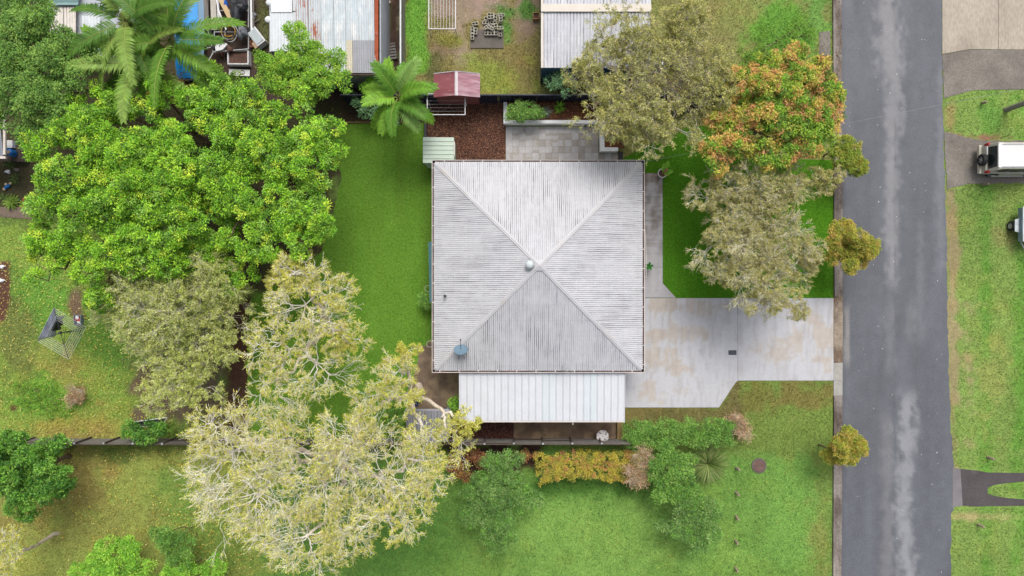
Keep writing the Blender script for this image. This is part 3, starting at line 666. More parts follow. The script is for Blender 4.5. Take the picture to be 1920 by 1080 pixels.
MB().tube([(cx0+0.69*(cx1-cx0), cyb-0.08, 2.3), (cx0+0.69*(cx1-cx0), cyb-0.25, 2.25), (cx0+0.69*(cx1-cx0), cyb-0.26, 2.0)], 0.04).build('downpipe', m_gut, car)

# ------------------------------------------------------------------ generic shed with ribbed gable/skillion roof
def ribbed_rect(name, mtl, x0, y0, x1, y1, zfun, pitch, amp, axis, parent, n=6):
    """axis 'y': ribs run along y (vary along x)"""
    if axis == 'y':
        za, zb = zfun(0, y1), zfun(0, y0); Dv = np.array([0, y0-y1, zb-za]); L_ = np.linalg.norm(Dv)
        return corrugated(name, mtl, (x0, y1, za), (1, 0, 0), Dv/L_, 0, x1-x0, lambda u: (0*u, 0*u+L_), pitch, amp, parent, n, phase=abs(x0)*1.7)
    za, zb = zfun(x0, 0), zfun(x1, 0); Dv = np.array([x1-x0, 0, zb-za]); L_ = np.linalg.norm(Dv)
    return corrugated(name, mtl, (x0, y0, za), (0, 1, 0), Dv/L_, 0, y1-y0, lambda u: (0*u, 0*u+L_), pitch, amp, parent, n, phase=abs(y0)*1.7)

# pale green garden shed west of the house
p0, p1 = W(793, 257, 1.95), W(851, 306, 1.95); c = (p0+p1)/2
gs = thing('garden_shed', 'small pale green metal garden shed tucked at the top left corner of the house', 'shed', (c[0], c[1], 0))
w2, h2 = (p1[0]-p0[0])/2, (p0[1]-p1[1])/2
m_gs = mat('pale_green_sheet', A(196, 212, 198), 0.55, 0.06, 1.2, fine=0.05)
npn = 6; ph_ = 2*h2/npn
for i in range(npn):
    y = -h2+i*ph_
    prof = [(0, 0), (0.02, 0.03), (0.05, 0.03), (0.07, 0), (ph_-0.004, 0)]
    V = [(x, y+u, (1.95 if x < 0 else 1.88)+h_) for x in (-w2, w2) for u, h_ in prof]; q = len(prof)
    V += [(a, b, c_-0.015) for a, b, c_ in V]
    Fc = [(i_+1, i_, q+i_, q+i_+1)[::-1] for i_ in range(q-1)]
    Fc = Fc+[(i_, i_+1, 2*q+i_+1, 2*q+i_) for i_ in range(q-1)]+[(q+i_, 3*q+i_, 3*q+i_+1, q+i_+1) for i_ in range(q-1)]
    MB().add(V, Fc).build('roof_panel', m_gs, gs)
for (cx_, cy_, sx, sy) in ((0, -h2+0.05, 2*w2-0.1, 0.03), (0, h2-0.05, 2*w2-0.1, 0.03), (-w2+0.05, 0, 0.03, 2*h2-0.14), (w2-0.05, 0, 0.03, 2*h2-0.14)):
    MB().box((cx_, cy_, 0.93), (sx, sy, 1.86)).build('wall', m_gs, gs)
MB().box((w2+0.03, 0.1, 1.9), (0.05, 2*h2*0.55, 0.08)).build('gutter', m_gut, gs)

# rusty old shed with patched roof
m_bl = m_iron('weathered_blue_iron', A(200, 213, 221), A(176, 142, 124), 0.13, 0.9, A(232, 236, 238), (0.5, 0.64))
m_blr = m_iron('rust_streaked_iron', A(200, 210, 216), A(160, 96, 70), 0.13, 2.0, A(168, 92, 60), (0.55, 0.62))
m_gry = m_iron('grey_iron', A(168, 170, 178), A(120, 122, 130), 0.13, 1.0); m_crm = m_iron('cream_iron', A(214, 206, 184), A(170, 160, 136), 0.13, 1.0)
m_rust = mat('rust', A(172, 88, 58), 0.9, 0.35, 3.0, stain=A(206, 210, 212), stain_amt=(0.56, 0.64), fine=0.2)
def sh_z(z): return lambda x, y: z
rs = thing('old_shed', 'old pale blue corrugated shed roof streaked with rust and patched grey', 'shed', tuple(W(640, 60)))
def RW(px, py, z=3.0): return W(px, py, z)-np.array(rs.location)
zf = lambda x, y: 3.0+0.05*(y-RW(0, 140)[1])
tops = -150
cols = [(556, 580, 'r'), (580, 604, 'r'), (604, 627, 'b'), (627, 650, 'b'), (650, 673, 'b'), (673, 703, 'b')]
for xa, xb, kd in cols:
    a = RW(xa, 78 if xa >= 655 else (78 if xa >= 650 else 137)); b = RW(xb, tops)
    ribbed_rect('roof_sheet', m_blr if kd == 'r' else m_bl, a[0], a[1], b[0]-0.01, b[1], zf, 0.13, 0.014, 'y', rs)
a, b = RW(650, 137), RW(662, 77); ribbed_rect('roof_sheet', m_crm, a[0], a[1], b[0]-.02, b[1], lambda x, y: zf(x, y)+0.025, 0.13, 0.014, 'y', rs)
a, b = RW(662, 137), RW(703, 77); ribbed_rect('roof_sheet', m_gry, a[0], a[1], b[0], b[1], lambda x, y: zf(x, y)+0.03, 0.13, 0.014, 'y', rs)
a, b = RW(704, 122), RW(711, tops); MB().box(((a[0]+b[0])/2, (a[1]+b[1])/2, zf(0, (a[1]+b[1])/2)+0.03), (b[0]-a[0], b[1]-a[1], 0.03)).build('rusty_barge', m_rust, rs)
m_grw = mat('shed_wall_paint', A(186, 192, 200), 0.8, 0.15, 1.5)
a, b = RW(713, 140, 2.9), RW(713, tops, 2.9); MB().box((a[0]+0.0, (a[1]+b[1])/2, 1.44), (0.08, b[1]-a[1]-0.2, 2.88)).build('wall', m_grw, rs)
a, b = RW(640, 140, 2.9), RW(705, 140, 2.9)
MB().box(((RW(556, 0, 2.9)[0]+b[0])/2, a[1]+0.1, 1.44), (b[0]-RW(556, 0, 2.9)[0], 0.08, 2.88)).build('wall', mat('fibro_wall', A(150, 152, 150), 0.85, 0.2, 1.5), rs)
MB().box(((a[0]+b[0])/2, a[1]+0.02, 2.93), (b[0]-a[0], 0.1, 0.06)).build('fascia', mat('weathered_timber', A(112, 92, 80), 0.9, 0.3, 3.0), rs)

# white sheeted annexe beside it
an = thing('covered_annexe', 'white sheeted lean-to roof left of the rusty shed', 'annexe', tuple(W(530, 30)))
def NW(px, py, z=2.6): return W(px, py, z)-np.array(an.location)
m_wt = mat('white_sheeting', A(232, 236, 240), 0.5, 0.05, 1.0); m_wt2 = m_iron('white_iron', A(222, 228, 234), A(188, 196, 206), 0.18, 0.8)
a, b = NW(508, 23), NW(548, -150); V = [(a[0], a[1], 2.62), (b[0], a[1], 2.62), (b[0], b[1], 2.75), (a[0], b[1], 2.75)]; V += [(x, y, z-0.05) for x, y, z in V]
MB().add(V, [(0, 1, 2, 3), (0, 4, 5, 1), (1, 5, 6, 2), (3, 7, 4, 0)]).build('tarpaulin', m_wt, an)
a, b = NW(506, 95), NW(555, 22); ribbed_rect('roof_sheet', m_wt2, a[0], a[1], b[0], b[1], lambda x, y: 2.5+0.03*(y-a[1]), 0.18, 0.012, 'y', an)
a, b = NW(548, 20), NW(555, -150); ribbed_rect('roof_sheet', m_wt2, a[0]+.02, a[1], b[0], b[1], lambda x, y: 2.58, 0.18, 0.012, 'y', an)
a, b = NW(505, 96), NW(507, -150); MB().box((a[0], (a[1]+b[1])/2, 1.25), (0.06, b[1]-a[1], 2.5)).build('wall', m_grw, an)
for (x, y) in ((503, 37), (505, 5)): MB().lathe(NW(x, y, 2.45), [(0.0, -0.1), (0.16, -0.08), (0.22, 0.0), (0.16, 0.08), (0.0, 0.1)], 12).build('water_drum', m_wt, an, True)

# blue walled shed with grey ribbed roof at the top
m_bs = m_iron('silver_iron', A(204, 206, 214), A(112, 116, 128), 0.19, 1.3, A(226, 228, 232), (0.5, 0.7)); m_navyw = mat('blue_wall', A(38, 72, 96), 0.7, 0.15, 1.5); m_creamt = mat('cream_trim', A(222, 214, 204), 0.6, 0.06, 2.0)
bs_ = thing('blue_shed', 'dark blue walled shed with silver ribbed roof behind the sparse olive tree', 'shed', tuple(W(1110, 60)))
def BW(px, py, z=3.0): return W(px, py, z)-np.array(bs_.location)
zb_ = lambda x, y: 3.0+0.06*(y-BW(0, 128)[1])
for i in range(8):
    xa = 1019+i*25; a, b = BW(xa, 127), BW(xa+25, 24); ribbed_rect('roof_sheet', m_bs, a[0], a[1], b[0]-0.008, b[1], zb_, 0.19, 0.02, 'y', bs_)
    a, b = BW(xa, 13), BW(xa+25, -140); ribbed_rect('roof_sheet', m_bs, a[0], a[1], b[0]-0.008, b[1], lambda x, y: 3.26-0.03*(y-BW(0, 13)[1]), 0.19, 0.02, 'y', bs_)
a, b = BW(1014, 24), BW(1219, 13); MB().box(((a[0]+b[0])/2, (a[1]+b[1])/2, 3.29), (b[0]-a[0], b[1]-a[1]+0.1, 0.05)).build('ridge_cap', m_creamt, bs_)
a, b = BW(1014, 129), BW(1018.5, -140); MB().box(((a[0]+b[0])/2, (a[1]+b[1])/2, 3.16), (b[0]-a[0], b[1]-a[1], 0.14)).build('barge_trim', m_creamt, bs_)
a, b = BW(1015, 131), BW(1219, -140); MB().box((a[0]+0.1, (a[1]+b[1])/2, 1.5), (0.08, b[1]-a[1]-0.2, 2.96)).build('wall', m_navyw, bs_)
MB().box(((a[0]+b[0])/2, a[1]+0.12, 1.46), (b[0]-a[0]-0.12, 0.08, 2.92)).build('wall', m_navyw, bs_)
a = BW(1218, 0); MB().box((a[0]-0.1, 3.0, 1.46), (0.08, 6.0, 2.9)).build('wall', m_navyw, bs_)

# little red gabled playhouse / kennel roof by the fence
p0, p1 = W(813, 138, 2.0), W(900, 182, 2.0); c = (p0+p1)/2
rd = thing('red_shed', 'small shed with faded red gabled roof and white ridge by the dark fence', 'shed', (c[0], c[1], 0))
m_red = mat('faded_red_sheet', A(152, 88, 94), 0.7, 0.25, 1.6, stain=A(206, 178, 186), stain_amt=(0.5, 0.72), fine=0.15, stretch=(0.5, 2.4, 1)); m_red2 = mat('faded_pink_sheet', A(176, 128, 140), 0.7, 0.25, 1.6, stain=A(214, 188, 198), stain_amt=(0.42, 0.66), fine=0.15, stretch=(0.5, 2.4, 1))
w2, h2 = (p1[0]-p0[0])/2, (p0[1]-p1[1])/2
for s, m_ in ((-1, m_red), (1, m_red2)):
    nb = 7
    for i in range(nb):
        ya, yb = -h2+2*h2*i/nb, -h2+2*h2*(i+1)/nb-0.008
        V = [(0, ya, 2.42), (s*w2, ya, 1.95), (s*w2, yb, 1.963), (0, yb, 2.433)]; V += [(x, y, z-0.02) for x, y, z in V]
        Fc = [(0, 1, 2, 3), (7, 6, 5, 4), (0, 4, 5, 1), (1, 5, 6, 2), (2, 6, 7, 3)]
        if s < 0: Fc = [f[::-1] for f in Fc]
        MB().add(V, Fc).build('roof_panel', m_, rd)
m_wtr = mat('white_trim', A(226, 220, 224), 0.6, 0.08, 2.0)
MB().add([(-0.09, -h2-.02, 2.40), (0, -h2-.02, 2.46), (0.09, -h2-.02, 2.40), (-0.09, h2+.02, 2.41), (0, h2+.02, 2.47), (0.09, h2+.02, 2.41)], [(0, 1, 4, 3)[::-1], (1, 2, 5, 4)[::-1]]).build('ridge_cap', m_wtr, rd)
for s in (-1, 1): MB().add([(0, h2+0.03, 2.47), (s*w2, h2+0.03, 1.99), (s*w2, h2-0.02, 1.99), (0, h2-0.02, 2.47), (0, h2+0.03, 2.38), (s*w2, h2+0.03, 1.9)], [(0, 1, 2, 3), (0, 4, 5, 1), (3, 2, 1, 0)]).build('barge_trim', m_wtr, rd)
MB().prism([(-w2+.1, -h2+.1), (w2-.1, -h2+.1), (w2-.1, h2-.1), (-w2+.1, h2-.1)], 0, 1.94).build('wall', mat('red_shed_wall', A(140, 84, 84), 0.8, 0.2, 2.0), rd)

# weathered lean-to roof in the south-west corner, under the pale tree
a0, b0_ = W(762, 829, 2.0), W(840, 770, 2.0); c = (a0+b0_)/2
ln = thing('lean_to', 'weathered grey corrugated lean-to half hidden under pale tree branches', 'lean-to', (c[0], c[1], 0))
m_wth = m_iron('weathered_iron', A(150, 150, 158), A(86, 82, 86), 0.16, 1.5, A(124, 100, 92), (0.56, 0.7))
for i in range(4):
    wv_ = (b0_[0]-a0[0])/4; ribbed_rect('roof_sheet', m_wth, a0[0]-c[0]+i*wv_, a0[1]-c[1], a0[0]-c[0]+(i+1)*wv_-0.01, b0_[1]-c[1], lambda x, y: 2.0+0.04*y, 0.16, 0.018, 'y', ln)
MB().box((0, b0_[1]-c[1]+0.05, 1.98), (b0_[0]-a0[0]+0.1, 0.1, 0.09)).build('fascia', mat('grey_paint', A(172, 174, 182), 0.7, 0.2, 2.0), ln)
for sx in (-1, 1): MB().box((sx*(b0_[0]-c[0]-0.1), b0_[1]-c[1]-0.05, 0.96), (0.09, 0.09, 1.92)).build('post', MATS['grey_paint'], ln)
MB().box((b0_[0]-c[0]+0.02, 0.1, 1.0), (0.04, b0_[1]-a0[1]-0.3, 1.9)).build('wall', MATS['grey_paint'], ln)

# shed roofs behind the palms, and the neighbour's eave on the left edge
m_wr = m_iron('cream_old_iron', A(226, 220, 212), A(150, 128, 110), 0.16, 1.4)
ps = thing('shed_behind_palms', 'old cream corrugated shed roof partly hidden behind the tall palms', 'shed', tuple(W(140, 40)))
def PW(px, py, z=2.7): return W(px, py, z)-np.array(ps.location)
for xa, xb in ((94, 119), (119, 143)):
    a, b = PW(xa, 62), PW(xb, 13); ribbed_rect('roof_sheet', m_wr, a[0], a[1], b[0]-.01, b[1], lambda x, y: 2.7, 0.16, 0.018, 'y', ps)
a, b = PW(152, 66), PW(186, 28); ribbed_rect('roof_sheet', m_wt2, a[0], a[1], b[0], b[1], lambda x, y: 2.6, 0.18, 0.018, 'y', ps)
a, b = PW(176, 115), PW(228, 68); ribbed_rect('roof_sheet', m_gry, a[0], a[1], b[0], b[1], lambda x, y: 2.4, 0.13, 0.016, 'y', ps)
a, b = PW(93, 11.5), PW(150, -120); ribbed_rect('roof_sheet', m_iron('teal_iron', A(128, 160, 160), A(84, 110, 112), 0.3, 1.0), a[0], a[1], b[0], b[1], lambda x, y: 2.85, 0.3, 0.025, 'x', ps)
a, b = PW(96, 60), PW(226, 30); MB().prism([(a[0], a[1]), (b[0], a[1]), (b[0], b[1]+1.5), (a[0], b[1]+1.5)], 0, 2.34).build('wall', m_grw, ps)
nh = thing('neighbour_house', 'corner of a grey neighbouring roof with white gutter at the left edge', 'house', tuple(W(0, 250)))
def HW(px, py, z=2.7): return W(px, py, z)-np.array(nh.location)
P = [HW(-200, 296), HW(9, 296), HW(4, 225), HW(-200, 225)]
m_tile = m_iron('grey_roof_iron', A(150, 156, 166), A(110, 114, 122), 0.2, 1.0)
a, b = HW(-200, 293), HW(7, 215); ribbed_rect('roof_slope', m_tile, a[0], a[1], b[0], b[1], lambda x, y: 2.75+0.12*(y-a[1]), 0.2, 0.02, 'y', nh)
MB().box(((a[0]+b[0])/2, a[1]-0.08, 2.72), (b[0]-a[0]+.3, 0.14, 0.12)).build('gutter', m_creamt, nh)
MB().box((b[0]+0.08, (a[1]+b[1])/2+.06, 2.72), (0.14, b[1]-a[1]-.05, 0.12)).build('gutter', m_creamt, nh)
MB().box(((a[0]+b[0])/2-1.1, (a[1]+b[1])/2+0.6, 1.3), (b[0]-a[0]-2.2, b[1]-a[1]-0.2, 2.6)).build('wall', m_wall, nh)
# ------------------------------------------------------------------ trees and plants
m_leaf = mat_attr('foliage', 0.55, 0.25, trans=0.28); m_bark = mat_attr('bark', 0.9, 0.1, fine=(8.0, 30.0), vals=((0.8, 1.2), (0.75, 1.25)))
def unit(v): return v/(np.linalg.norm(v, axis=-1, keepdims=True)+1e-9)
def rdir(r, n): return unit(r.normal(size=(n, 3)))
def leaf_mesh(P, D, Nn, L_, Wd, C):
    """folded diamond leaves"""
    S = unit(np.cross(D, Nn)); up = np.cross(S, D)
    L_ = L_[:, None]; Wd = Wd[:, None]
    V = np.stack([P, P+D*L_*0.45+S*Wd*0.5+up*Wd*0.14, P+D*L_-up*L_*0.08, P+D*L_*0.45-S*Wd*0.5+up*Wd*0.14], 1).reshape(-1, 3)
    n = len(P); Fc = np.arange(n*4).reshape(n, 4)
    return V, Fc, np.repeat(C, 4, 0)
def arcs(Aa, Bb, k, r, sag=0.15, wig=0.06):
    n = len(Aa); t = np.linspace(0, 1, k)[None, :, None]; L_ = np.linalg.norm(Bb-Aa, axis=1)[:, None]
    mid = (Aa+Bb)/2+r.normal(size=(n, 3))*L_*0.10; mid[:, 2] += sag*L_[:, 0]
    P = (1-t)**2*Aa[:, None]+2*t*(1-t)*mid[:, None]+t*t*Bb[:, None]
    w_ = r.normal(size=(n, k, 3))*L_[:, None]*wig; w_[:, 0] = 0; w_[:, -1] = 0
    return P+w_
STY = {}
def style(name, **k): STY[name] = dict(dict(L=.16, Wd=.08, n=36, rc=.26, dens=11, flat=.5, fan=0, tw=0.9, twr=.016, bark=A(120, 104, 88), twc=None, vis=.25, jit=.22, lobe=(.24, .38), twn=3), **k)
LEAF = 1.62
def pal(*cs): return [(A(*c[:3])*LEAF, c[3]) for c in cs]
style('lime', pal=pal((100, 150, 38, 4), (126, 174, 44, 3.4), (154, 194, 58, 2.4), (188, 208, 68, .9), (66, 106, 32, 2.8), (140, 178, 84, 1.2)), jit=.34, L=.12, Wd=.055, n=54, rc=.23, dens=11.5, more=1.16, lobe=(.2, .34), mixp=.3)  # palest tones paint in sheen and highlights, dark tones shadow, spread at random
style('deep', pal=pal((92, 130, 56, 4), (112, 150, 66, 3), (138, 168, 80, 2.2), (68, 102, 46, 2.4)), L=.12, Wd=.055, n=48, rc=.25, dens=13)
style('mid', pal=pal((108, 154, 46, 4), (130, 172, 54, 3), (160, 188, 66, 2.2), (80, 120, 38, 2.6)), L=.11, Wd=.05, n=50, rc=.24, dens=14)
style('dense', pal=pal((80, 124, 46, 4), (102, 150, 56, 3), (136, 180, 76, 1.6), (52, 92, 38, 2.4)), L=.13, Wd=.065, n=44, rc=.22, dens=16)
style('euc', pal=pal((188, 188, 80, 4), (206, 202, 98, 3), (158, 168, 60, 3), (202, 184, 100, 2)), jit=.3, L=.11, Wd=.028, twr=.0115, leaves=5, bark=np.array([.55, .47, .39]), twc=np.array([.84, .8, .74]), levels=5, forks=1.5, ratio=.8, lastk=5, spread=1.5)
style('melal', pal=pal((164, 162, 94, 4), (184, 178, 108, 3), (138, 144, 76, 2.6), (172, 160, 112, 2)), L=.095, Wd=.028, twr=.0105, leaves=6, bark=np.array([.4, .34, .28]), twc=np.array([.76, .72, .66]), levels=5, forks=3.4, ratio=.8, lastk=5, spread=1.4)
style('melgreen', pal=pal((174, 184, 98, 4), (192, 200, 112, 3), (144, 160, 80, 2.4), (180, 184, 122, 2)), L=.11, Wd=.034, twr=.01, leaves=7, bark=np.array([.36, .31, .26]), twc=np.array([.66, .61, .54]), levels=5, forks=3.2, ratio=.79, lastk=5, spread=1.45)
style('sparse', pal=pal((156, 158, 88, 4), (178, 176, 102, 3), (134, 140, 80, 2.6), (218, 210, 126, .8), (168, 146, 112, .5)), L=.09, Wd=.04, twr=.008, leaves=6, bark=np.array([.3, .27, .23]), twc=np.array([.52, .48, .42]), levels=5, forks=2.6, ratio=.8, lastk=5, spread=1.5)
style('orange', pal=pal((100, 142, 42, 4), (124, 162, 50, 3), (168, 168, 70, 1.2), (196, 160, 86, 2.4), (190, 138, 92, 1.8), (70, 108, 36, 2.6)), L=.13, Wd=.06, n=46, rc=.23, dens=14, jit=.26, mixp=.15)
style('autumn', pal=pal((140, 150, 54, 3), (172, 158, 70, 3), (188, 158, 84, 1.6), (110, 130, 46, 3), (170, 132, 80, .6)), L=.1, Wd=.045, n=40, rc=.16, dens=32, lobe=(.3, .42))
style('autumn2', pal=pal((124, 146, 50, 4), (104, 130, 44, 3), (160, 152, 62, 2), (176, 146, 76, .8)), L=.1, Wd=.045, n=40, rc=.17, dens=28, lobe=(.28, .42))
style('shrub', pal=pal((88, 130, 54, 4), (110, 152, 66, 3), (138, 172, 84, 2), (66, 102, 44, 2)), L=.13, Wd=.045, n=34, rc=.23, dens=17)
style('shrubgrey', pal=pal((92, 128, 64, 4), (112, 146, 78, 3), (140, 166, 100, 1.6), (70, 104, 48, 3), (108, 160, 56, 1.4)), L=.14, Wd=.04, n=32, rc=.25, dens=16)
style('limeshrub', pal=pal((118, 170, 56, 4), (142, 188, 68, 3), (170, 202, 82, 1), (88, 138, 46, 2)), L=.14, Wd=.05, n=34, rc=.23, dens=16)
style('hedgeyellow', pal=pal((178, 166, 66, 5), (164, 152, 64, 3), (176, 128, 80, 1.6), (132, 138, 58, 3), (168, 106, 82, 1.0)), L=.09, Wd=.042, n=44, rc=.16, dens=34, lobe=(.3, .4), mixp=.2)
style('hedgered', pal=pal((140, 94, 70, 4), (122, 78, 62, 3), (186, 140, 72, 2), (128, 118, 56, 1.5)), L=.11, Wd=.045, n=30, rc=.2, dens=20)
style('pinkish', pal=pal((186, 152, 120, 4), (170, 138, 108, 3), (154, 152, 96, 2)), L=.1, Wd=.03, fan=12, tw=.6, twr=.011, leaves=9, dens=4, bark=A(170, 150, 130), twc=np.array([.62, .54, .46]), vis=.8)
style('weed', pal=pal((108, 150, 52, 4), (126, 164, 64, 3), (92, 132, 48, 2)), L=.13, Wd=.03, n=14, rc=.16, dens=16)
style('dust', pal=pal((96, 136, 92, 4), (118, 156, 112, 3), (76, 110, 72, 2)), L=.13, Wd=.04, n=20, rc=.18, dens=16)
SEED = [100]
def tree(name, label, cat, blobs, zc, st, group=None, base=None, tr=0.16, dome=0.32, bias=None, stems=1, squash=0, hedge=None, trunkname='trunk', crown='crown'):
    """blobs: (px, py, r_px[, z]) outlines of the crown seen from above at height zc"""
    SEED[0] += 1; r = np.random.default_rng(SEED[0]); S = STY[st]
    B = []
    for b in blobs:
        z = b[3] if len(b) > 3 else zc
        w = W(b[0], b[1], z); B.append((w[0], w[1], z, b[2]*(H-z)/F))
    B = np.array(B); wts = B[:, 3]**2
    ctr = (B[:, :2]*wts[:, None]).sum(0)/wts.sum()
    bx, by = ctr if base is None else W(*base)[:2]
    root = thing(name, label, cat, (bx, by, 0), 0, group)
    org = np.array([bx, by, 0.0])
    C = []; Rl = []
    for x, y, z, R in B:
        m = int(np.clip(round(R*R*S.get('more', 1.2)), 5, 40)); lr = np.clip(R*r.uniform(S['lobe'][0], S['lobe'][1], m), 0.16, 1.5)
        a = (np.arange(m)*2.39996)+r.uniform(0, 6); q = np.sqrt((np.arange(m)+0.5)/m)*np.clip(R-lr*0.6, 0.05, None)
        hz = z+R*dome*(1-(q/R)**2)*r.uniform(0.75, 1.2, m)-R*dome*0.55+r.normal(0, 0.22*R*dome, m)
        C.append(np.stack([x+np.cos(a)*q+r.normal(0, .06*R, m), y+np.sin(a)*q+r.normal(0, .06*R, m), hz], 1)); Rl.append(lr)
    C = np.concatenate(C); Rl = np.concatenate(Rl)
    # clumps over the lobes
    P = []; N = []
    for c, R in zip(C, Rl):
        m = max(3, int(S['dens']*R*R*7.5*r.uniform(.8, 1.15))); d = rdir(r, m*3); d = d[(d[:, 2] > -0.35) & ((d[:, 2] < .72) | (r.random(len(d)) > S.get('topgap', 0)))][:m]
        P.append(c+d*(R*r.uniform(0.62, 1.06, (len(d), 1)))); N.append(d)
    P = np.concatenate(P); N = np.concatenate(N)
    if hedge is not None:
        poly, zt_, dn = hedge; q = np.array([W(a, b, zt_)[:2] for a, b in poly]); m = int(dn*(np.ptp(q[:, 0])*np.ptp(q[:, 1])))
        x = r.uniform(q[:, 0].min(), q[:, 0].max(), m); y = r.uniform(q[:, 1].min(), q[:, 1].max(), m)
        dd_ = pdist(x, y, q)+(fbm(x*2.2, y*2.2, 7, 2)-.5)*.35; k_ = dd_ > 0; x, y, dd_ = x[k_], y[k_], dd_[k_]
        zz_ = zt_*(1-.75*np.exp(-dd_/.12)*r.random(len(x)))+.12*(fbm(x*1.5, y*1.5, 19, 3)-.5)
        P = np.stack([x, y, zz_], 1); N = unit(np.stack([r.normal(0, .35, len(x)), r.normal(0, .35, len(x)), np.ones(len(x))], 1)); C = C[:0+len(C)]; Rl = Rl*0+.01; C[:, 2] = np.minimum(C[:, 2], zt_*.6)
    keep = np.ones(len(P), bool)
    for c, R in zip(C, Rl): keep &= np.linalg.norm(P-c, axis=1) > R*0.6
    P = P[keep]; N = N[keep]
    P[:, 2] = np.maximum(P[:, 2], 0.08)
    if squash: P[:, 2] = 0.08+np.clip(P[:, 2], 0, 2)*0.18; C[:, 2] = np.clip(C[:, 2], 0.05, 2)*0.18+0.05
    wgt = np.array([p[1] for p in S['pal']]); wgt = wgt/wgt.sum(); cols = np.array([p[0] for p in S['pal']])
    ci = r.choice(len(cols), len(P), p=wgt)
    if bias is not None: ci = bias(P, ci, r)
    cc = cols[ci]
    tv, tf_, tc, nt_ = [], [], [], 0
    def addt(PP, RR, sides, col):
        nonlocal nt_
        V, Fc = tubes(PP, RR, sides); tv.append(V); tf_.append(Fc+nt_); nt_ += len(V); tc.append(np.tile(col, (len(V), 1)))
    # skeleton
    zt = C[:, 2].min(); k = int(np.clip(len(C)//4, 2, 7)); G = C[r.choice(len(C), k, replace=False)]
    for _ in range(6):
        lab = np.argmin(np.linalg.norm(C[:, None]-G[None], axis=2), 1); G = np.array([C[lab == i].mean(0) if (lab == i).any() else G[i] for i in range(k)])
    fk = np.array([bx, by, max(0.12, zt*0.42)])
    if stems == 1:
        pth_ = arcs(np.array([[bx, by, -0.05]]), fk[None], 5, r, 0, 0.02); addt(pth_, np.linspace(tr*1.25, tr*0.9, 5)[None], 8, S['bark'])
    Gn = G.copy(); Gn[:, :2] = Gn[:, :2]*0.72+fk[:2]*0.28; Gn[:, 2] = Gn[:, 2]-0.28*(G[:, 2]-fk[2])
    st0 = np.tile(fk, (k, 1)) if stems == 1 else np.stack([bx+r.normal(0, .15, k), by+r.normal(0, .15, k), np.full(k, -0.03)], 1)
    addt(arcs(st0, Gn, 7, r, 0.06, 0.025), np.linspace(tr*0.55, tr*0.3, 7)[None]*np.ones((k, 1)), 6, S['bark'])
    tipP = C-np.array([0, 0, 1.0])*Rl[:, None]*0.25
    addt(arcs(Gn[lab], tipP, 6, r, 0.02, 0.055), np.linspace(tr*0.3, tr*0.11, 6)[None]*np.ones((len(C), 1)), 5, S['bark'])
    near = np.argmin(np.linalg.norm(P[:, None]-C[None], axis=2), 1)
    twc = S['twc'] if S['twc'] is not None else S['bark']*0.9
    if not S['fan']:
        sel = r.random(len(P)) < S['vis']
        if sel.any(): addt(arcs(tipP[near[sel]], P[sel], 4, r, 0.0, 0.05), np.linspace(max(.008, tr*0.12), 0.006, 4)[None]*np.ones((sel.sum(), 1)), 3, S['bark'])
        n = S['n']; m = len(P)
        D = unit(N[:, None]*S['flat']+rdir(r, m*n).reshape(m, n, 3)); rad = r.random((m, n, 1))**0.6*S['rc']
        Q = P[:, None]+D*rad
        up = unit(D*0.35+np.array([0, 0, 1.0])+r.normal(0, .3, (m, n, 3)))
        dd = unit((D+r.normal(0, .5, (m, n, 3)))*np.array([1, 1, .45]))
        mx_ = S.get('mixp', .38); Cl = (cc[:, None]*(1-mx_)+cols[r.choice(len(cols), (m, n), p=wgt)]*mx_)*(1+r.normal(0, S['jit'], (m, n, 1)))+r.normal(0, .012, (m, n, 3))
        L_ = S['L']*r.uniform(.65, 1.3, (m, n)); Wd = S['Wd']*r.uniform(.7, 1.25, (m, n))
    else:
        n = S['fan']; m = len(P)
        b0 = P-N*S['tw']*0.62; sel = slice(None)
        addt(arcs(tipP[near], b0, 5, r, 0.0, 0.06), np.linspace(max(.014, tr*.14), S['twr']*1.25, 5)[None]*np.ones((m, 1)), 4, twc)
        D = unit(N[:, None]*0.75+np.array([0, 0, .25])+rdir(r, m*n).reshape(m, n, 3)*0.95); ln_ = S['tw']*r.uniform(.45, 1.15, (m, n, 1))
        e = b0[:, None]+D*ln_
        PP = arcs(np.repeat(b0, n, 0), e.reshape(-1, 3), 4, r, 0.06, 0.045)
        addt(PP, (np.array([1, .8, .6, .35])*S['twr'])[None]*np.ones((len(PP), 1)), 3, twc)
        q = S['leaves']; t = 1.05-.75*r.random((m*n, q))**1.5; tq = np.clip(t, 0, 1)*3; i0 = np.minimum(tq.astype(int), 2); f = (tq-i0)[..., None]
        ar = np.arange(m*n)[:, None]
        Q = PP[ar, i0]*(1-f)+PP[ar, i0+1]*f+r.normal(0, .06, (m*n, q, 3))
        dd = unit(np.repeat(D.reshape(-1, 1, 3), q, 1)*0.9+r.normal(0, .6, (m*n, q, 3))); up = unit(np.array([0, 0, 1.0])+r.normal(0, .6, (m*n, q, 3)))
        Cl = np.repeat(cc, n, 0)[:, None]*(1+r.normal(0, S['jit'], (m*n, q, 1)))
        L_ = S['L']*r.uniform(.6, 1.3, (m*n, q)); Wd = S['Wd']*r.uniform(.7, 1.3, (m*n, q))
    V, Fc, Cv = leaf_mesh(Q.reshape(-1, 3), dd.reshape(-1, 3), up.reshape(-1, 3), L_.ravel(), Wd.ravel(), np.clip(Cl.reshape(-1, 3), .004, .9))
    V[:, 2] = np.maximum(V[:, 2], 0.02)
    mesh_obj(crown, V-org, Fc, m_leaf, root, Cv)
    mesh_obj(trunkname, np.concatenate(tv)-org, np.concatenate(tf_), m_bark, root, np.concatenate(tc), True)
    return root
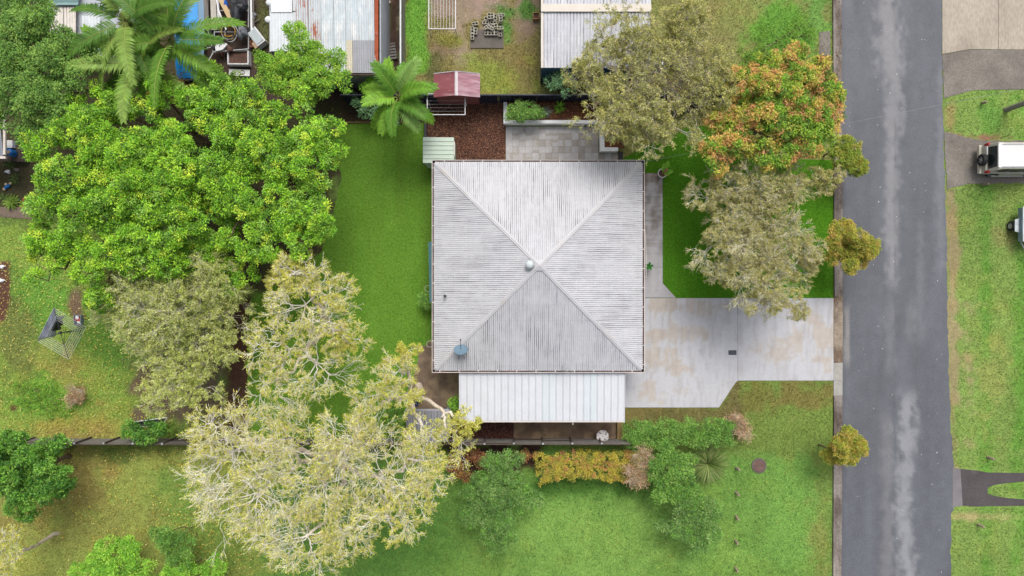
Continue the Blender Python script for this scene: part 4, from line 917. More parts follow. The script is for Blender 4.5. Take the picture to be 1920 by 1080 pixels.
def gum(name, label, cat, blobs, zc, st, group=None, base=None, tr=0.2, dome=0.5):
    """open crown: every limb forks again and again into fine sprays, leaves only on the last twigs"""
    SEED[0] += 1; r = np.random.default_rng(SEED[0]); S = STY[st]
    B = []
    for b in blobs:
        z = (b[3] if len(b) > 3 else zc)+r.uniform(-.5, .5); w = W(b[0], b[1], z); B.append((w[0], w[1], z, b[2]*(H-z)/F))
    B = np.array(B); wts = B[:, 3]**2; ctr = (B[:, :2]*wts[:, None]).sum(0)/wts.sum()
    bx, by = ctr if base is None else W(*base)[:2]; root = thing(name, label, cat, (bx, by, 0), 0, group); org = np.array([bx, by, 0.])
    tv, tf_, tc, nt_ = [], [], [], 0
    def addt(PP, RR, sides, col):
        nonlocal nt_
        V, Fc = tubes(PP, RR, sides); tv.append(V); tf_.append(Fc+nt_); nt_ += len(V); tc.append(np.broadcast_to(col, (len(V), 3)) if np.ndim(col) == 1 else np.repeat(col, len(V)//len(col), 0))
    fk = np.array([bx, by, zc*.36]); addt(arcs(np.array([[bx, by, -.05]]), fk[None], 5, r, 0, .02), np.linspace(tr*1.25, tr, 5)[None], 8, S['bark'])
    k = int(np.clip(len(B)//2, 2, 5)); G = B[r.choice(len(B), k, replace=False), :3]
    for _ in range(6):
        lab = np.argmin(np.linalg.norm(B[:, None, :3]-G[None], axis=2), 1); G = np.array([B[lab == i, :3].mean(0) if (lab == i).any() else G[i] for i in range(k)])
    Gn = G*.62+fk*.38; Gn[:, 2] = fk[2]+(G[:, 2]-fk[2])*.5
    addt(arcs(np.tile(fk, (k, 1)), Gn, 7, r, .05, .03), np.linspace(tr*.7, tr*.48, 7)[None]*np.ones((k, 1)), 7, S['bark'])
    st0 = B[:, :3]*.8+Gn[lab]*.2; st0[:, 2] = B[:, 2]-B[:, 3]*.55
    addt(arcs(Gn[lab], st0, 7, r, .04, .045), np.linspace(tr*.46, tr*.26, 7)[None]*np.ones((len(B), 1)), 6, S['bark']*.6+S['twc']*.4)
    R = B[:, 3]; og = unit(st0-Gn[lab]); lv = S.get('levels', 5); q = S.get('ratio', .74)
    # first forks of each limb
    n0 = np.clip(np.round(R*R*S.get('forks', 2.2)), 4, 16).astype(int); idx = np.repeat(np.arange(len(B)), n0)
    a = np.concatenate([np.arange(m)*2.39996+r.uniform(0, 6) for m in n0]); el = np.concatenate([np.linspace(.12, 1.25, m) for m in n0]); el = el+r.normal(0, .1, len(el))
    D = unit(np.stack([np.cos(a)*np.cos(el), np.sin(a)*np.cos(el), np.sin(el)*.8], 1)*1.0+og[idx]*np.array([.3, .3, 0])); pos = st0[idx]
    tot = sum(q**i for i in range(lv)); L_ = R[idx]/tot*1.45*r.uniform(.75, 1.15, len(idx))*np.where(el > .7, .8, 1.0); rad = np.full(len(idx), tr*.15*1.0)
    rad = np.clip(rad, .014, .05); cidx = idx
    wgt = np.array([p[1] for p in S['pal']]); wgt = wgt/wgt.sum(); cols = np.array([p[0] for p in S['pal']]); LP, LD, LC = [], [], []
    for lev in range(lv):
        e = pos+D*L_[:, None]; PP = arcs(pos, e, 4, r, .05, .07 if lev < 3 else .05); nr = np.maximum(rad*.66, S['twr']*.5)
        addt(PP, rad[:, None]*(1-np.linspace(0, 1, 4)[None])+nr[:, None]*np.linspace(0, 1, 4)[None], 4 if lev < 2 else 3, S['twc']*(.82 if lev < 2 else 1.0))
        if lev >= lv-2:
            m = S['leaves'] if lev == lv-1 else S['leaves']//2; t = r.uniform(.25 if lev == lv-1 else .5, 1.08, (len(pos), m)); tq = np.clip(t, 0, 1)*3; i0 = np.minimum(tq.astype(int), 2); f = (tq-i0)[..., None]; ar = np.arange(len(pos))[:, None]
            LP.append((PP[ar, i0]*(1-f)+PP[ar, i0+1]*f+r.normal(0, .035, (len(pos), m, 3))).reshape(-1, 3)); LD.append(np.repeat(D, m, 0)); LC.append(np.repeat(cols[r.choice(len(cols), len(pos), p=wgt)], m, 0))
        if lev < lv-1:
            kk = 3 if lev < lv-2 else S.get('lastk', 4); sp = (.62, .6, .55, .5, .45)[min(lev, 4)]
            D = unit(np.repeat(D, kk, 0)+rdir(r, len(D)*kk)*sp*S.get('spread', 1.25)+np.array([0, 0, .05])); at_ = r.uniform(.55, 1.0, (len(PP), kk)); at_[:, 0] = 1
            tq = at_*3; i0 = np.minimum(tq.astype(int), 2); f = (tq-i0)[..., None]; ar = np.arange(len(PP))[:, None]; pos = (PP[ar, i0]*(1-f)+PP[ar, i0+1]*f).reshape(-1, 3)
            L_ = np.repeat(L_, kk)*q*r.uniform(.7, 1.2, len(pos)); rad = np.maximum(np.repeat(nr, kk)*.9, S['twr']*.6)
            if len(pos) > 60000: break
    Q = np.concatenate(LP); Dn = np.concatenate(LD); cc = np.concatenate(LC); n = len(Q)
    dd = unit(Dn*.9+r.normal(0, .55, (n, 3))); up = unit(np.array([0, 0, 1.])+r.normal(0, .55, (n, 3)))
    V, Fc, Cv = leaf_mesh(Q, dd, up, S['L']*r.uniform(.6, 1.3, n), S['Wd']*r.uniform(.7, 1.3, n), np.clip(cc*(1+r.normal(0, S['jit'], (n, 1))), .004, .9)); V[:, 2] = np.maximum(V[:, 2], .02)
    mesh_obj('crown', V-org, Fc, m_leaf, root, Cv); mesh_obj('trunk', np.concatenate(tv)-org, np.concatenate(tf_), m_bark, root, np.concatenate(tc), True)
    return root
def shrub(name, label, cat, blobs, zc, st, group=None, **k):
    return tree(name, label, cat, blobs, zc, st, group, tr=k.pop('tr', 0.05), dome=k.pop('dome', 0.5), squash=k.pop('flat_', 0), stems=2, trunkname='stems', crown='foliage', **k)

def frond_mesh(r, L_, elev, droop, col, nl=52, lw=0.066, ll=0.66, vee=0.25, browntip=0.0):
    """one feather frond growing along +x: arched rachis with two rows of leaflets"""
    k = 12; t = np.linspace(0, 1, k); ang = elev-droop*t**1.3
    dx = np.cos(ang)*L_/(k-1); dz = np.sin(ang)*L_/(k-1)
    X = np.concatenate([[0], np.cumsum(dx[:-1])]); Z = np.concatenate([[0], np.cumsum(dz[:-1])]); Yc = 0.06*L_*np.sin(t*2.2)*r.normal()
    Pm = np.stack([X, Yc, Z], 1); Vt, Ft = tubes(Pm[None], np.linspace(.03, .008, k)[None], 4)
    V = [Vt]; Fc = [Ft]; C = [np.tile(A(170, 176, 96), (len(Vt), 1))]; n0 = len(Vt)
    tl_ = np.linspace(0.14, 1.0, nl); base = np.stack([np.interp(tl_, t, Pm[:, i]) for i in range(3)], 1)
    tg = np.stack([np.interp(tl_, t, np.gradient(Pm[:, i])) for i in range(3)], 1); tg = unit(tg)
    for s in (-1, 1):
        side = unit(np.cross(tg, [0, 0, 1.0]))*s; upv = np.cross(side, tg)*s; upv = np.where(upv[:, 2:3] < 0, -upv, upv)
        ln_ = ll*np.sin(np.clip(tl_*0.78+0.2, 0, 1)*math.pi)**0.45*r.uniform(.8, 1.12, nl); ln_ = np.maximum(ln_, .3)
        fw = 0.5+0.9*tl_**1.5
        d1 = unit(side+tg*fw[:, None]*0.8+upv*vee+r.normal(0, .05, (nl, 3))); d2 = unit(d1+np.array([0, 0, -0.5])+r.normal(0, .06, (nl, 3))+tg*.12)
        wv_ = unit(np.cross(d1, upv))*lw*0.5
        a0 = base; a1 = base+d1*(ln_*0.55)[:, None]; a2 = a1+d2*(ln_*0.45)[:, None]
        Vv = np.stack([a0-wv_*.7, a0+wv_*.7, a1+wv_, a1-wv_, a2], 1).reshape(-1, 3); ii = np.arange(nl)[:, None]*5+n0
        q4 = np.concatenate([ii, ii+1, ii+2, ii+3], 1); q3 = np.concatenate([ii+3, ii+2, ii+4, ii+4], 1)
        V.append(Vv); Fc.append(q4); C3 = np.repeat(col*(1+r.normal(0, .13, (nl, 1))), 5, 0)
        if browntip > 0: C3 = C3.reshape(nl, 5, 3); mm = (tl_ > 1-browntip)[:, None, None]*0.7; C3 = (C3*(1-mm)+A(190, 160, 80)*mm).reshape(-1, 3)
        C.append(C3); Fc.append(('tri', q3[:, :3])); n0 += len(Vv)
    F4 = [tuple(f) for x in Fc if isinstance(x, np.ndarray) for f in x]+[tuple(f) for x in Fc if isinstance(x, tuple) for f in x[1]]
    return np.concatenate(V), F4, np.clip(np.concatenate(C), .004, .9)
def palm(label, px, py, z, L_, n, seed, cols, flower=None, tr=.11, angs=None, elevs=(0.75, -0.1), group='palms'):
    r = np.random.default_rng(seed); c = W(px, py, z); root = thing('palm', label, 'palm', (c[0], c[1], 0), 0, group)
    zz = np.linspace(0, z-0.5, 9); P = np.stack([0.06*np.sin(zz), 0.05*np.cos(zz*1.3)-0.05, zz], 1); P[0, :2] = 0
    V, Fc = tubes(P[None], np.interp(zz, [0, .4, z], [tr*1.6, tr*1.05, tr*.85])[None], 10)
    mesh_obj('trunk', V, Fc, m_bark, root, np.tile(A(142, 122, 98), (len(V), 1)), True)
    V, Fc = tubes(np.array([[[P[-1, 0], P[-1, 1], z-0.6], [P[-1, 0], P[-1, 1], z-.3], [P[-1, 0], P[-1, 1], z+.1]]]), np.array([[tr*1.05, tr*1.15, tr*.5]]), 10)
    mesh_obj('crownshaft', V, Fc, m_bark, root, np.tile(A(128, 150, 84), (len(V), 1)), True)
    for i in range(n):
        a = (i*2.39996+r.normal(0, .15)) if angs is None else angs[i]+r.normal(0, .05)
        el = elevs[0]+(elevs[1]-elevs[0])*i/(n-1)+r.normal(0, .08); col = A(*cols[r.integers(len(cols))])
        V, Fc, C = frond_mesh(r, L_*r.uniform(.85, 1.1), el, r.uniform(.7, 1.1), col, browntip=0.25 if r.random() < .08 else 0)
        o = mesh_obj('frond', V, Fc, m_leaf, root, C); o.location = (P[-1, 0], P[-1, 1], z-0.05); o.rotation_euler = (r.normal(0, .25), 0, a)
    if flower:
        fp = W(*flower, z-0.9)-np.array([c[0], c[1], 0]); b0 = np.array([P[-1, 0], P[-1, 1], z-.55]); m = 70
        e = fp+r.normal(0, .32, (m, 3))*np.array([1, 1, .7]); PP = arcs(np.tile(b0*.25+fp*.75, (m, 1)), e, 5, r, .12, .06)
        V, Fc = tubes(np.concatenate([PP, arcs(b0[None], (b0*.25+fp*.75)[None], 5, r)]), np.full((m+1, 5), .014), 3)
        mesh_obj('flower_stalk', V, Fc, m_bark, root, np.tile(A(206, 172, 112), (len(V), 1)))
    return root
def strappy(name, label, cat, px, py, z0, L_, n, cols, seed, w_=.05, elev=(1.3, .2), group=None, droop=1.1):
    r = np.random.default_rng(seed); c = W(px, py, z0); root = thing(name, label, cat, tuple(c), 0, group)
    vv, ff, cl, k0 = [], [], [], 0
    for i in range(n):
        a = r.uniform(0, 2*math.pi); e = elev[0]+(elev[1]-elev[0])*r.random(); l_ = L_*r.uniform(.7, 1.1); k = 6; t = np.linspace(0, 1, k); an_ = e-droop*t
        h_ = np.concatenate([[0], np.cumsum(np.cos(an_[:-1]))])*l_/(k-1); z = np.concatenate([[0], np.cumsum(np.sin(an_[:-1]))])*l_/(k-1)
        ww = w_*np.array([.6, 1, 1, .85, .55, .08])*.5; d = np.array([math.cos(a), math.sin(a)]); s = np.array([-d[1], d[0]])
        z = np.maximum(z, .015)
        L1 = np.stack([d[0]*h_+s[0]*ww, d[1]*h_+s[1]*ww, z], 1); L2 = np.stack([d[0]*h_-s[0]*ww, d[1]*h_-s[1]*ww, z], 1)
        vv += [L1, L2]; ff += [(k0+j, k0+j+1, k0+k+j+1, k0+k+j) for j in range(k-1)]; k0 += 2*k
        cl.append(np.tile(A(*cols[r.integers(len(cols))])*r.uniform(.8, 1.2), (2*k, 1)))
    mesh_obj('leaves', np.concatenate(vv), ff, m_leaf, root, np.concatenate(cl))
    V, Fc = tubes(np.array([[[0, 0, -.02], [0, 0, .06], [0, 0, .1]]]), np.array([[.07, .06, .02]])*L_/.6, 7); mesh_obj('base', V, Fc, m_bark, root, np.tile(A(110, 96, 64), (len(V), 1)))
    return root

TG = 'trees'
# --- north-west corner
tree('broadleaf_tree', 'dark green broad tree filling the top left corner', 'tree', [(60, 70, 84), (50, 170, 90), (130, 120, 72), (12, 215, 32), (105, 200, 56), (20, 30, 50)], 6.5, 'deep', tr=.2)
def limeb(f): return lambda P, ci, r: np.where((r.random(len(P)) < .62*sstep(f[0], f[1], P[:, 0])), r.choice([2, 3, 3, 1], len(P)), ci)  # yellow highlights on the left-side tips are put into the leaf colour
tree('lime_green_tree', 'largest lime green tree, with yellow highlighted tips along its left side', 'tree', [(150, 285, 95), (255, 330, 115), (140, 410, 100), (270, 430, 105), (85, 480, 60), (335, 330, 80), (200, 495, 75), (330, 420, 60)], 7.0, 'lime', tr=.26, bias=limeb((-23.5, -27)))
tree('lime_green_tree', 'lime green tree between the tall palms and the largest lime tree', 'tree', [(260, 225, 82), (165, 215, 66), (350, 215, 74), (405, 180, 55), (420, 240, 55)], 6.2, 'lime', tr=.2)
tree('lime_green_tree', 'bright green tree reaching over the left edge of the back lawn', 'tree', [(480, 250, 90), (560, 300, 90), (490, 370, 95), (580, 395, 72), (420, 330, 75), (555, 215, 58), (615, 255, 38), (560, 445, 48), (465, 450, 60), (430, 220, 55)], 6.6, 'lime', tr=.24)
tree('lime_green_tree', 'narrow green tree in the gap left of the bare pale branches', 'tree', [(390, 400, 58), (415, 460, 55), (355, 475, 44), (445, 520, 46)], 5.6, 'lime', tr=.15)
tree('rounded_tree', 'rounded fresh green tree in front of the rusty shed', 'tree', [(560, 95, 52), (605, 120, 50), (525, 140, 50), (590, 155, 42), (490, 115, 20), (640, 150, 22)], 5.2, 'mid', tr=.2, dome=.6)
shrub('shrub', 'small leafy green shrub between the junk trailer and the lime trees', 'shrub', [(395, 150, 28), (440, 155, 22)], 3.0, 'mid', tr=.08)
PC = [(112, 158, 54), (126, 172, 58), (92, 136, 50), (144, 178, 82), (122, 152, 62)]
palm('tall palm with its slanting trunk in front of the blue covered boat', 319, 74, 6.6, 3.9, 13, 5, PC, None)
palm('tall palm nearest the dark tree, with a dry straw coloured flower head', 262, 118, 6.2, 3.6, 13, 6, PC, (338, 158))
palm('tall palm at the top edge left of the two other tall palms', 236, 36, 6.8, 3.9, 12, 7, PC, None)
palm('bright green palm at the top edge of the back lawn', 748, 182, 4.6, 2.35, 15, 9, [(124, 176, 58), (140, 190, 66), (106, 156, 54), (150, 192, 98)], None, elevs=(1.0, -.25))
# --- west garden
gum('paperbark_tree', 'olive green fine-leaved tree beside the rotary clothesline', 'tree', [(240, 570, 78), (330, 545, 78), (400, 570, 68), (300, 630, 78), (220, 525, 52), (390, 645, 62), (330, 700, 64), (290, 745, 46), (370, 745, 46), (400, 510, 54)], 6.0, 'melgreen', tr=.2)
gum('pale_gum_tree', 'pale yellow gum tree with white twigs at the left end of the back lawn', 'tree', [(555, 570, 78), (610, 600, 62), (510, 640, 70), (590, 690, 75), (500, 730, 70), (650, 650, 42), (620, 550, 45), (545, 500, 42)], 8.6, 'euc', tr=.24)
gum('pale_gum_tree', 'pale yellow gum tree over the weathered lean-to', 'tree', [(700, 745, 64), (750, 695, 44), (762, 745, 42), (855, 820, 44), (790, 825, 44), (660, 785, 58), (762, 650, 26), (890, 800, 28)], 7.6, 'euc', tr=.2)
gum('pale_gum_tree', 'largest pale yellow gum tree with bare white branches below the back fence', 'tree', [(405, 860, 98), (525, 840, 92), (640, 830, 82), (455, 950, 104), (590, 930, 104), (705, 910, 94), (785, 930, 80), (555, 1030, 90), (645, 1025, 70), (375, 795, 58), (815, 860, 54), (730, 1000, 66)], 9.4, 'euc', tr=.25)
gum('bare_gum_tree', 'half bare pale tree with white branches in the bottom left corner', 'tree', [(15, 1040, 45), (-20, 1080, 50)], 5.0, 'euc', tr=.1)
gum('bare_gum_tree', 'twiggy pale tree with straw leaves right of the lime trees', 'tree', [(530, 480, 36), (555, 510, 34), (520, 530, 32)], 6.0, 'euc', tr=.12)
tree('round_dark_tree', 'dense dark green tree below the left end of the timber fence', 'tree', [(50, 890, 72), (85, 868, 50), (20, 850, 56), (92, 905, 42), (45, 940, 40)], 3.6, 'dense', tr=.12, dome=.8)
shrub('shrub', 'bright green shrub growing against the timber fence below the framed panel', 'shrub', [(250, 806, 22), (280, 808, 24), (300, 800, 14)], 1.6, 'dense')
shrub('shrub', 'bushy light green shrub at the bottom edge left of the biggest gum tree', 'shrub', [(210, 1050, 50), (170, 1075, 38), (260, 1060, 36)], 2.0, 'limeshrub')
shrub('shrub', 'dark green shrub with pale stems at the bottom left', 'shrub', [(320, 1010, 34), (345, 1040, 28), (300, 1000, 20)], 2.2, 'shrub')
shrub('shrub', 'yellow green shrub at the bottom edge below the dark one with pale stems', 'shrub', [(340, 1078, 40), (400, 1070, 30)], 1.8, 'limeshrub')
shrub('weeds', 'patch of tall bright weeds in the left yard', 'weeds', [(85, 745, 42), (50, 740, 28), (115, 762, 24)], 0.12, 'weed', dome=.05, flat_=1)
shrub('dry_shrub', 'small brown dying shrub beside the weeds in the left yard', 'shrub', [(141, 742, 16)], .5, 'pinkish')
# --- south garden
shrub('shrub', 'tall grey green bush on the lawn below the red hedge', 'shrub', [(925, 900, 44), (950, 870, 38), (915, 960, 48), (945, 985, 40), (900, 930, 34), (975, 930, 34), (930, 1015, 26)], 2.4, 'shrubgrey', tr=.07)
shrub('hedge', 'low clipped golden yellow hedge with reddish edges below the carport', 'hedge', [(1020, 872, 12), (1050, 874, 12), (1080, 874, 12), (1110, 876, 12), (1140, 878, 12), (1168, 878, 12)], .9, 'hedgeyellow', hedge=([(1002, 850), (1060, 846), (1205, 848), (1214, 902), (1150, 904), (1120, 898), (1070, 900), (1010, 908)], 1.0, 34))
shrub('red_shrub', 'rusty red shrub beside the tall grey green bush', 'shrub', [(862, 886, 18), (852, 872, 13), (876, 896, 12)], 1.0, 'hedgered')
shrub('red_groundcover', 'dark red groundcover behind the tall grey green bush', 'shrub', [(890, 856, 16), (900, 862, 14), (985, 852, 10)], .5, 'hedgered')
shrub('twiggy_bush', 'twiggy pinkish bush at the right end of the yellow hedge', 'shrub', [(1195, 880, 30), (1210, 860, 22), (1195, 900, 16)], 1.6, 'pinkish')
shrub('shrub', 'green bush right of the twiggy pinkish bush', 'shrub', [(1250, 870, 34), (1265, 905, 36), (1235, 925, 26), (1290, 925, 30), (1280, 865, 26)], 2.2, 'shrub', tr=.07)
shrub('shrub', 'grey green bush standing lowest on the lawn left of the row of stumps', 'shrub', [(1290, 960, 40), (1320, 985, 36), (1265, 980, 32), (1310, 1020, 18), (1335, 960, 22)], 2.2, 'shrubgrey', tr=.07)
shrub('hedge', 'clipped dark green hedge along the lower edge of the driveway', 'hedge', [(1185, 806, 10), (1225, 806, 10), (1265, 806, 10), (1305, 806, 10), (1345, 806, 10)], 1.1, 'shrub', hedge=([(1172, 791), (1300, 789), (1362, 784), (1388, 790), (1370, 836), (1172, 840)], 1.25, 26))
shrub('dry_shrub', 'straw coloured clump at the corner beside the driveway hedge', 'shrub', [(1390, 806, 20), (1378, 790, 14)], .7, 'pinkish')
# --- east side
gum('olive_tree', 'sparse olive tree spreading over the blue shed and the dark fence', 'tree', [(1180, 60, 66), (1130, 110, 66), (1240, 110, 84), (1170, 180, 80), (1275, 55, 70), (1210, 235, 64), (1300, 185, 66), (1130, 215, 54), (1345, 110, 62), (1090, 130, 40), (1265, 245, 44), (1300, 15, 50), (1370, 160, 40)], 6.4, 'sparse', tr=.2)
def orb(P, ci, r):
    q = fbm(P[:, 0]*1.6, P[:, 1]*1.6, 41, 2); edge_ = sstep(15.2, 12.2, P[:, 0]+.35*P[:, 1]-2.6); return np.where(((q+.22*edge_) > .46) & (r.random(len(P)) < .66), r.choice([3, 4, 2], len(P)), np.where(ci >= 3, r.choice([0, 1, 5], len(P)), ci))
tree('orange_tipped_tree', 'round green tree with orange new leaves beside the road', 'tree', [(1442, 172, 84), (1500, 190, 80), (1400, 235, 72), (1490, 250, 72), (1368, 265, 42), (1530, 155, 50), (1345, 292, 34), (1440, 130, 44), (1538, 225, 48), (1485, 122, 40), (1500, 275, 40), (1430, 285, 36)], 5.6, 'orange', tr=.24, dome=.55, bias=orb)
gum('paperbark_tree', 'grey olive twiggy tree between the front lawn and the road, upper one', 'tree', [(1322, 365, 46), (1380, 350, 54), (1435, 350, 54), (1485, 352, 48), (1535, 335, 34), (1390, 405, 62), (1450, 405, 54), (1568, 332, 24)], 4.8, 'melal', tr=.16)
gum('paperbark_tree', 'grey olive twiggy tree overhanging the top edge of the driveway', 'tree', [(1350, 448, 56), (1412, 460, 66), (1478, 458, 62), (1376, 505, 54), (1438, 522, 66), (1502, 505, 52), (1440, 572, 42), (1495, 572, 40), (1528, 470, 38)], 5.0, 'melal', tr=.18)
for i, (px, py, rr, lb) in enumerate(((1590, 296, 38, 'small autumn coloured street tree beside the orange tipped tree'), (1590, 458, 46, 'small autumn coloured street tree above the driveway'), (1580, 838, 42, 'small autumn coloured street tree below the driveway'))):
    tree('street_tree', lb, 'tree', [[(px, py, rr), (px+10, py+8, rr*.6), (px-14, py-12, rr*.55)], [(px+6, py+2, rr), (px-22, py+6, rr*.62), (px-10, py-22, rr*.5), (px+14, py+18, rr*.6)], [(px, py, rr), (px+8, py-10, rr*.7), (px-14, py+8, rr*.6)]][i], (2.2, 2.7, 2.5)[i], ('autumn2', 'autumn', 'autumn')[i], 'street trees', tr=.05, dome=.9, base=(px-44, py-4))
shrub('groundcover', 'bright green weeds on the verge above the orange tipped tree', 'weeds', [(1440, 80, 40), (1490, 66, 38), (1400, 108, 22), (1510, 55, 20)], 0.12, 'weed', dome=.05, flat_=1)
shrub('shrub', 'leafy shrub at the lower left corner of the blue shed', 'shrub', [(1050, 140, 26), (1065, 160, 20), (1035, 155, 16)], 2.2, 'dust')
shrub('shrub', 'feathery green shrub in the white walled planter', 'shrub', [(968, 208, 18), (990, 206, 18), (1003, 212, 12), (975, 218, 12)], 1.2, 'shrub')
strappy('bromeliad', 'bright green rosette plant in the white walled planter', 'plant', 1049, 202, .5, .5, 22, [(140, 190, 60), (120, 176, 54)], 3, .11, (1.1, .2))
strappy('grey_tussock', 'grey spiky tussock in the white walled planter', 'plant', 1024, 209, .5, .5, 44, [(150, 166, 146), (130, 150, 130)], 4, .03)
strappy('tussock_grass', 'large strappy tussock at the right end of the garden bushes', 'plant', 1325, 868, 0, 1.5, 620, [(124, 154, 76), (160, 178, 104), (100, 134, 60), (180, 188, 124)], 5, .028, (1.3, .3))
strappy('cycad', 'yellow green spiky cycad by the garden path on the left edge', 'plant', 24, 380, 0, .62, 90, [(150, 178, 78), (128, 164, 66)], 6, .05, (1.3, .2))
strappy('agave', 'pale green strappy plant beside the framed panel', 'plant', 318, 802, 0, .65, 18, [(150, 188, 84), (130, 170, 70)], 7, .1, (1.0, .2))
for i, (px, py, lb) in enumerate(((20, 308, 'spiky plant nearest the wooden deck on the left edge'), (30, 335, 'spiky plant above the blue ornament on the left edge'), (10, 372, 'spiky plant left of the yellow green cycad'))):
    strappy('spiky_plant', lb, 'plant', px, py, 0, .5, 34, [(96, 128, 62), (120, 146, 80)], 20+i, .035, (1.3, .2), 'spiky garden plants')
shrub('shrub', 'small bush hard against the left wall of the house', 'shrub', [(797, 560, 12), (803, 572, 10)], .8, 'shrub')
shrub('shrub', 'little green bush at the left corner of the carport', 'shrub', [(852, 756, 10), (858, 762, 8)], .6, 'limeshrub')
shrub('shrub', 'dusty green shrub left of the bright palm', 'shrub', [(690, 200, 22), (672, 190, 16), (705, 212, 14)], 1.2, 'dust')
shrub('shrub', 'dark shrub at the foot of the bright palm', 'shrub', [(728, 225, 18), (715, 215, 14)], 1.0, 'dust')
shrub('shrub', 'yellow green shrub between the rusty shed and the bright palm', 'shrub', [(698, 158, 18), (690, 168, 12)], 2.0, 'limeshrub')
shrub('creeper', 'low dark green bush right of the gum tree roots beside the lean-to', 'shrub', [(745, 790, 16), (735, 765, 14), (750, 815, 12)], .8, 'shrub')
# ------------------------------------------------------------------ fences and walls
def share(name, me, parent, loc=(0, 0, 0), rz=0.0):
    o = bpy.data.objects.new(name, me); COL.objects.link(o); o.parent = parent; o.location = loc; o.rotation_euler = (0, 0, rz); return o
m_oldt = mat('grey_timber', A(136, 132, 128), 0.9, 0.35, 2.2, stain=A(92, 82, 76), stain_amt=(0.5, 0.68), fine=0.25, stretch=(0.5, 3, 3)); m_oldd = mat('dark_timber', A(96, 84, 78), 0.9, 0.3, 2.2, fine=0.25)
m_galv = mat('galvanised', A(190, 194, 198), 0.45, 0.1, 2.0, metal=0.3)
fy = -9.40
tf = thing('timber_fence', 'weathered grey horizontal board fence below the left yard', 'fence', (W(-40, 540)[0], fy, 0))
bay = 1.76; nb = 23; rr = np.random.default_rng(3)
bm_ = [MB().box((bay/2, 0, 0), (bay-0.02, 0.025, 0.37)).build('board', m_, tf) for m_ in (m_oldt, m_oldd)]
bmesh_data = [b.data for b in bm_]
for b in bm_: bpy.data.objects.remove(b)
pm = MB().box((0, 0.06, 0.82), (0.1, 0.09, 1.68)).build('post', m_oldd, tf); pmd = pm.data
cm = MB().box((0, 0.06, 0), (0.11, 0.1, 0.03)).build('post_cap', m_galv, pm, loc=(0, 0, 1.67)); cmd = cm.data
for i in range(nb):
    if i: pz = share('post', pmd, tf, (i*bay, rr.normal(0, .01), 0)); share('post_cap', cmd, pz, (0, 0, 1.67))
    for j in range(4): share('board', bmesh_data[0 if rr.random() < .8 else 1], tf, (i*bay, -0.005+rr.normal(0, .008), 0.24+j*0.40+rr.normal(0, .008)), rr.normal(0, .004))
    cp_ = share('capping_rail', bmesh_data[1], tf, (i*bay, 0.0, 1.62)); cp_.scale = (1, 2.2, .12)
# dark blue steel fence along the top of the block
m_nvy = mat('navy_steel', A(40, 46, 66), 0.5, 0.12, 1.5, spec=0.35)
nf = thing('steel_fence', 'dark navy ribbed steel fence behind the mulch bed and patio', 'fence', (W(652, 540)[0], 11.58, 0))
pw = 2.36; V = []; prof = []
us = np.linspace(0.04, pw-0.04, 57)
for u in us: V += [(u, 0.022*np.clip(1.6*math.cos(u*2*math.pi/0.29), -1, 1), 0.06), (u, 0.022*np.clip(1.6*math.cos(u*2*math.pi/0.29), -1, 1), 1.72)]
first = MB().add(V, [(2*i, 2*i+2, 2*i+3, 2*i+1) for i in range(56)]).build('panel', m_nvy, nf); pd = first.data
rail = MB().box((pw/2, 0, 0), (pw-0.06, 0.07, 0.05)).build('rail', m_nvy, nf, loc=(0, 0, 1.74)); rdat = rail.data
post = MB().box((0, 0, 0.89), (0.06, 0.075, 1.8)).build('post', m_nvy, nf); podat = post.data
share('rail', rdat, nf, (0, 0, 0.05))
for i in range(1, 10):
    share('panel', pd, nf, (i*pw, 0, 0)); share('rail', rdat, nf, (i*pw, 0, 1.74)); share('rail', rdat, nf, (i*pw, 0, 0.05)); share('post', podat, nf, (i*pw, 0, 0))
# grey paling fence between the rusty shed and the weedy yard
gf_ = thing('paling_fence', 'grey paling fence with pale capping between the rusty shed and the weedy yard', 'fence', (-6.68, 11.7, 0))
m_pal = mat('grey_paling', A(150, 144, 140), 0.9, 0.3, 2.2, fine=0.25, stretch=(3, 3, .5)); pl = MB().box((0, 0, .86), (.022, .148, 1.72)).build('paling', m_pal, gf_, loc=(0, .1, 0)); pld = pl.data
for i in range(1, 60): share('paling', pld, gf_, (rr.normal(0, .006), .1+i*.155, rr.normal(0, .012)))
for z in (.4, 1.4): MB().box((-.05, 4.7, z), (.06, 9.4, .08)).build('rail', m_pal, gf_)
MB().box((0, 4.7, 1.765), (.09, 9.4, .035)).build('capping', m_galv, gf_)
# white rendered planter
m_wht = mat('white_render', A(242, 244, 248), 0.75, 0.08, 1.5, fine=0.05, stain=A(204, 202, 200), stain_amt=(0.58, 0.74)); ZP = .52
pl_ = thing('planter_wall', 'low white rendered garden wall wrapping round the paved patio', 'garden wall', tuple(W(1040, 230)))
def PB(x0, y0, x1, y1, z1=ZP):
    a, b = W(x0, y0, z1), W(x1, y1, z1); o = np.array(pl_.location); c = (a+b)/2-o
    return MB().box((c[0], c[1], z1/2), (abs(b[0]-a[0]), abs(a[1]-b[1]), z1)).build('wall', m_wht, pl_, bevel=.012)
PB(944, 191, 951, 231.5); PB(951.1, 225, 1133.5, 231.5); PB(1125, 231.6, 1133.5, 276); PB(1125, 276.1, 1159, 283.5)
struct(sheet('planter_soil', [(951, 192), (1132, 192), (1132, 227), (951, 227)], .4, m_mulch, .25, bed_col)); struct(sheet('planter_bed', [(1133, 226), (1170, 226), (1170, 278), (1133, 278)], .36, m_mulch, .25, bed_col))
m_blk = mat('black_edging', A(58, 58, 64), .7, .2, 2.0)
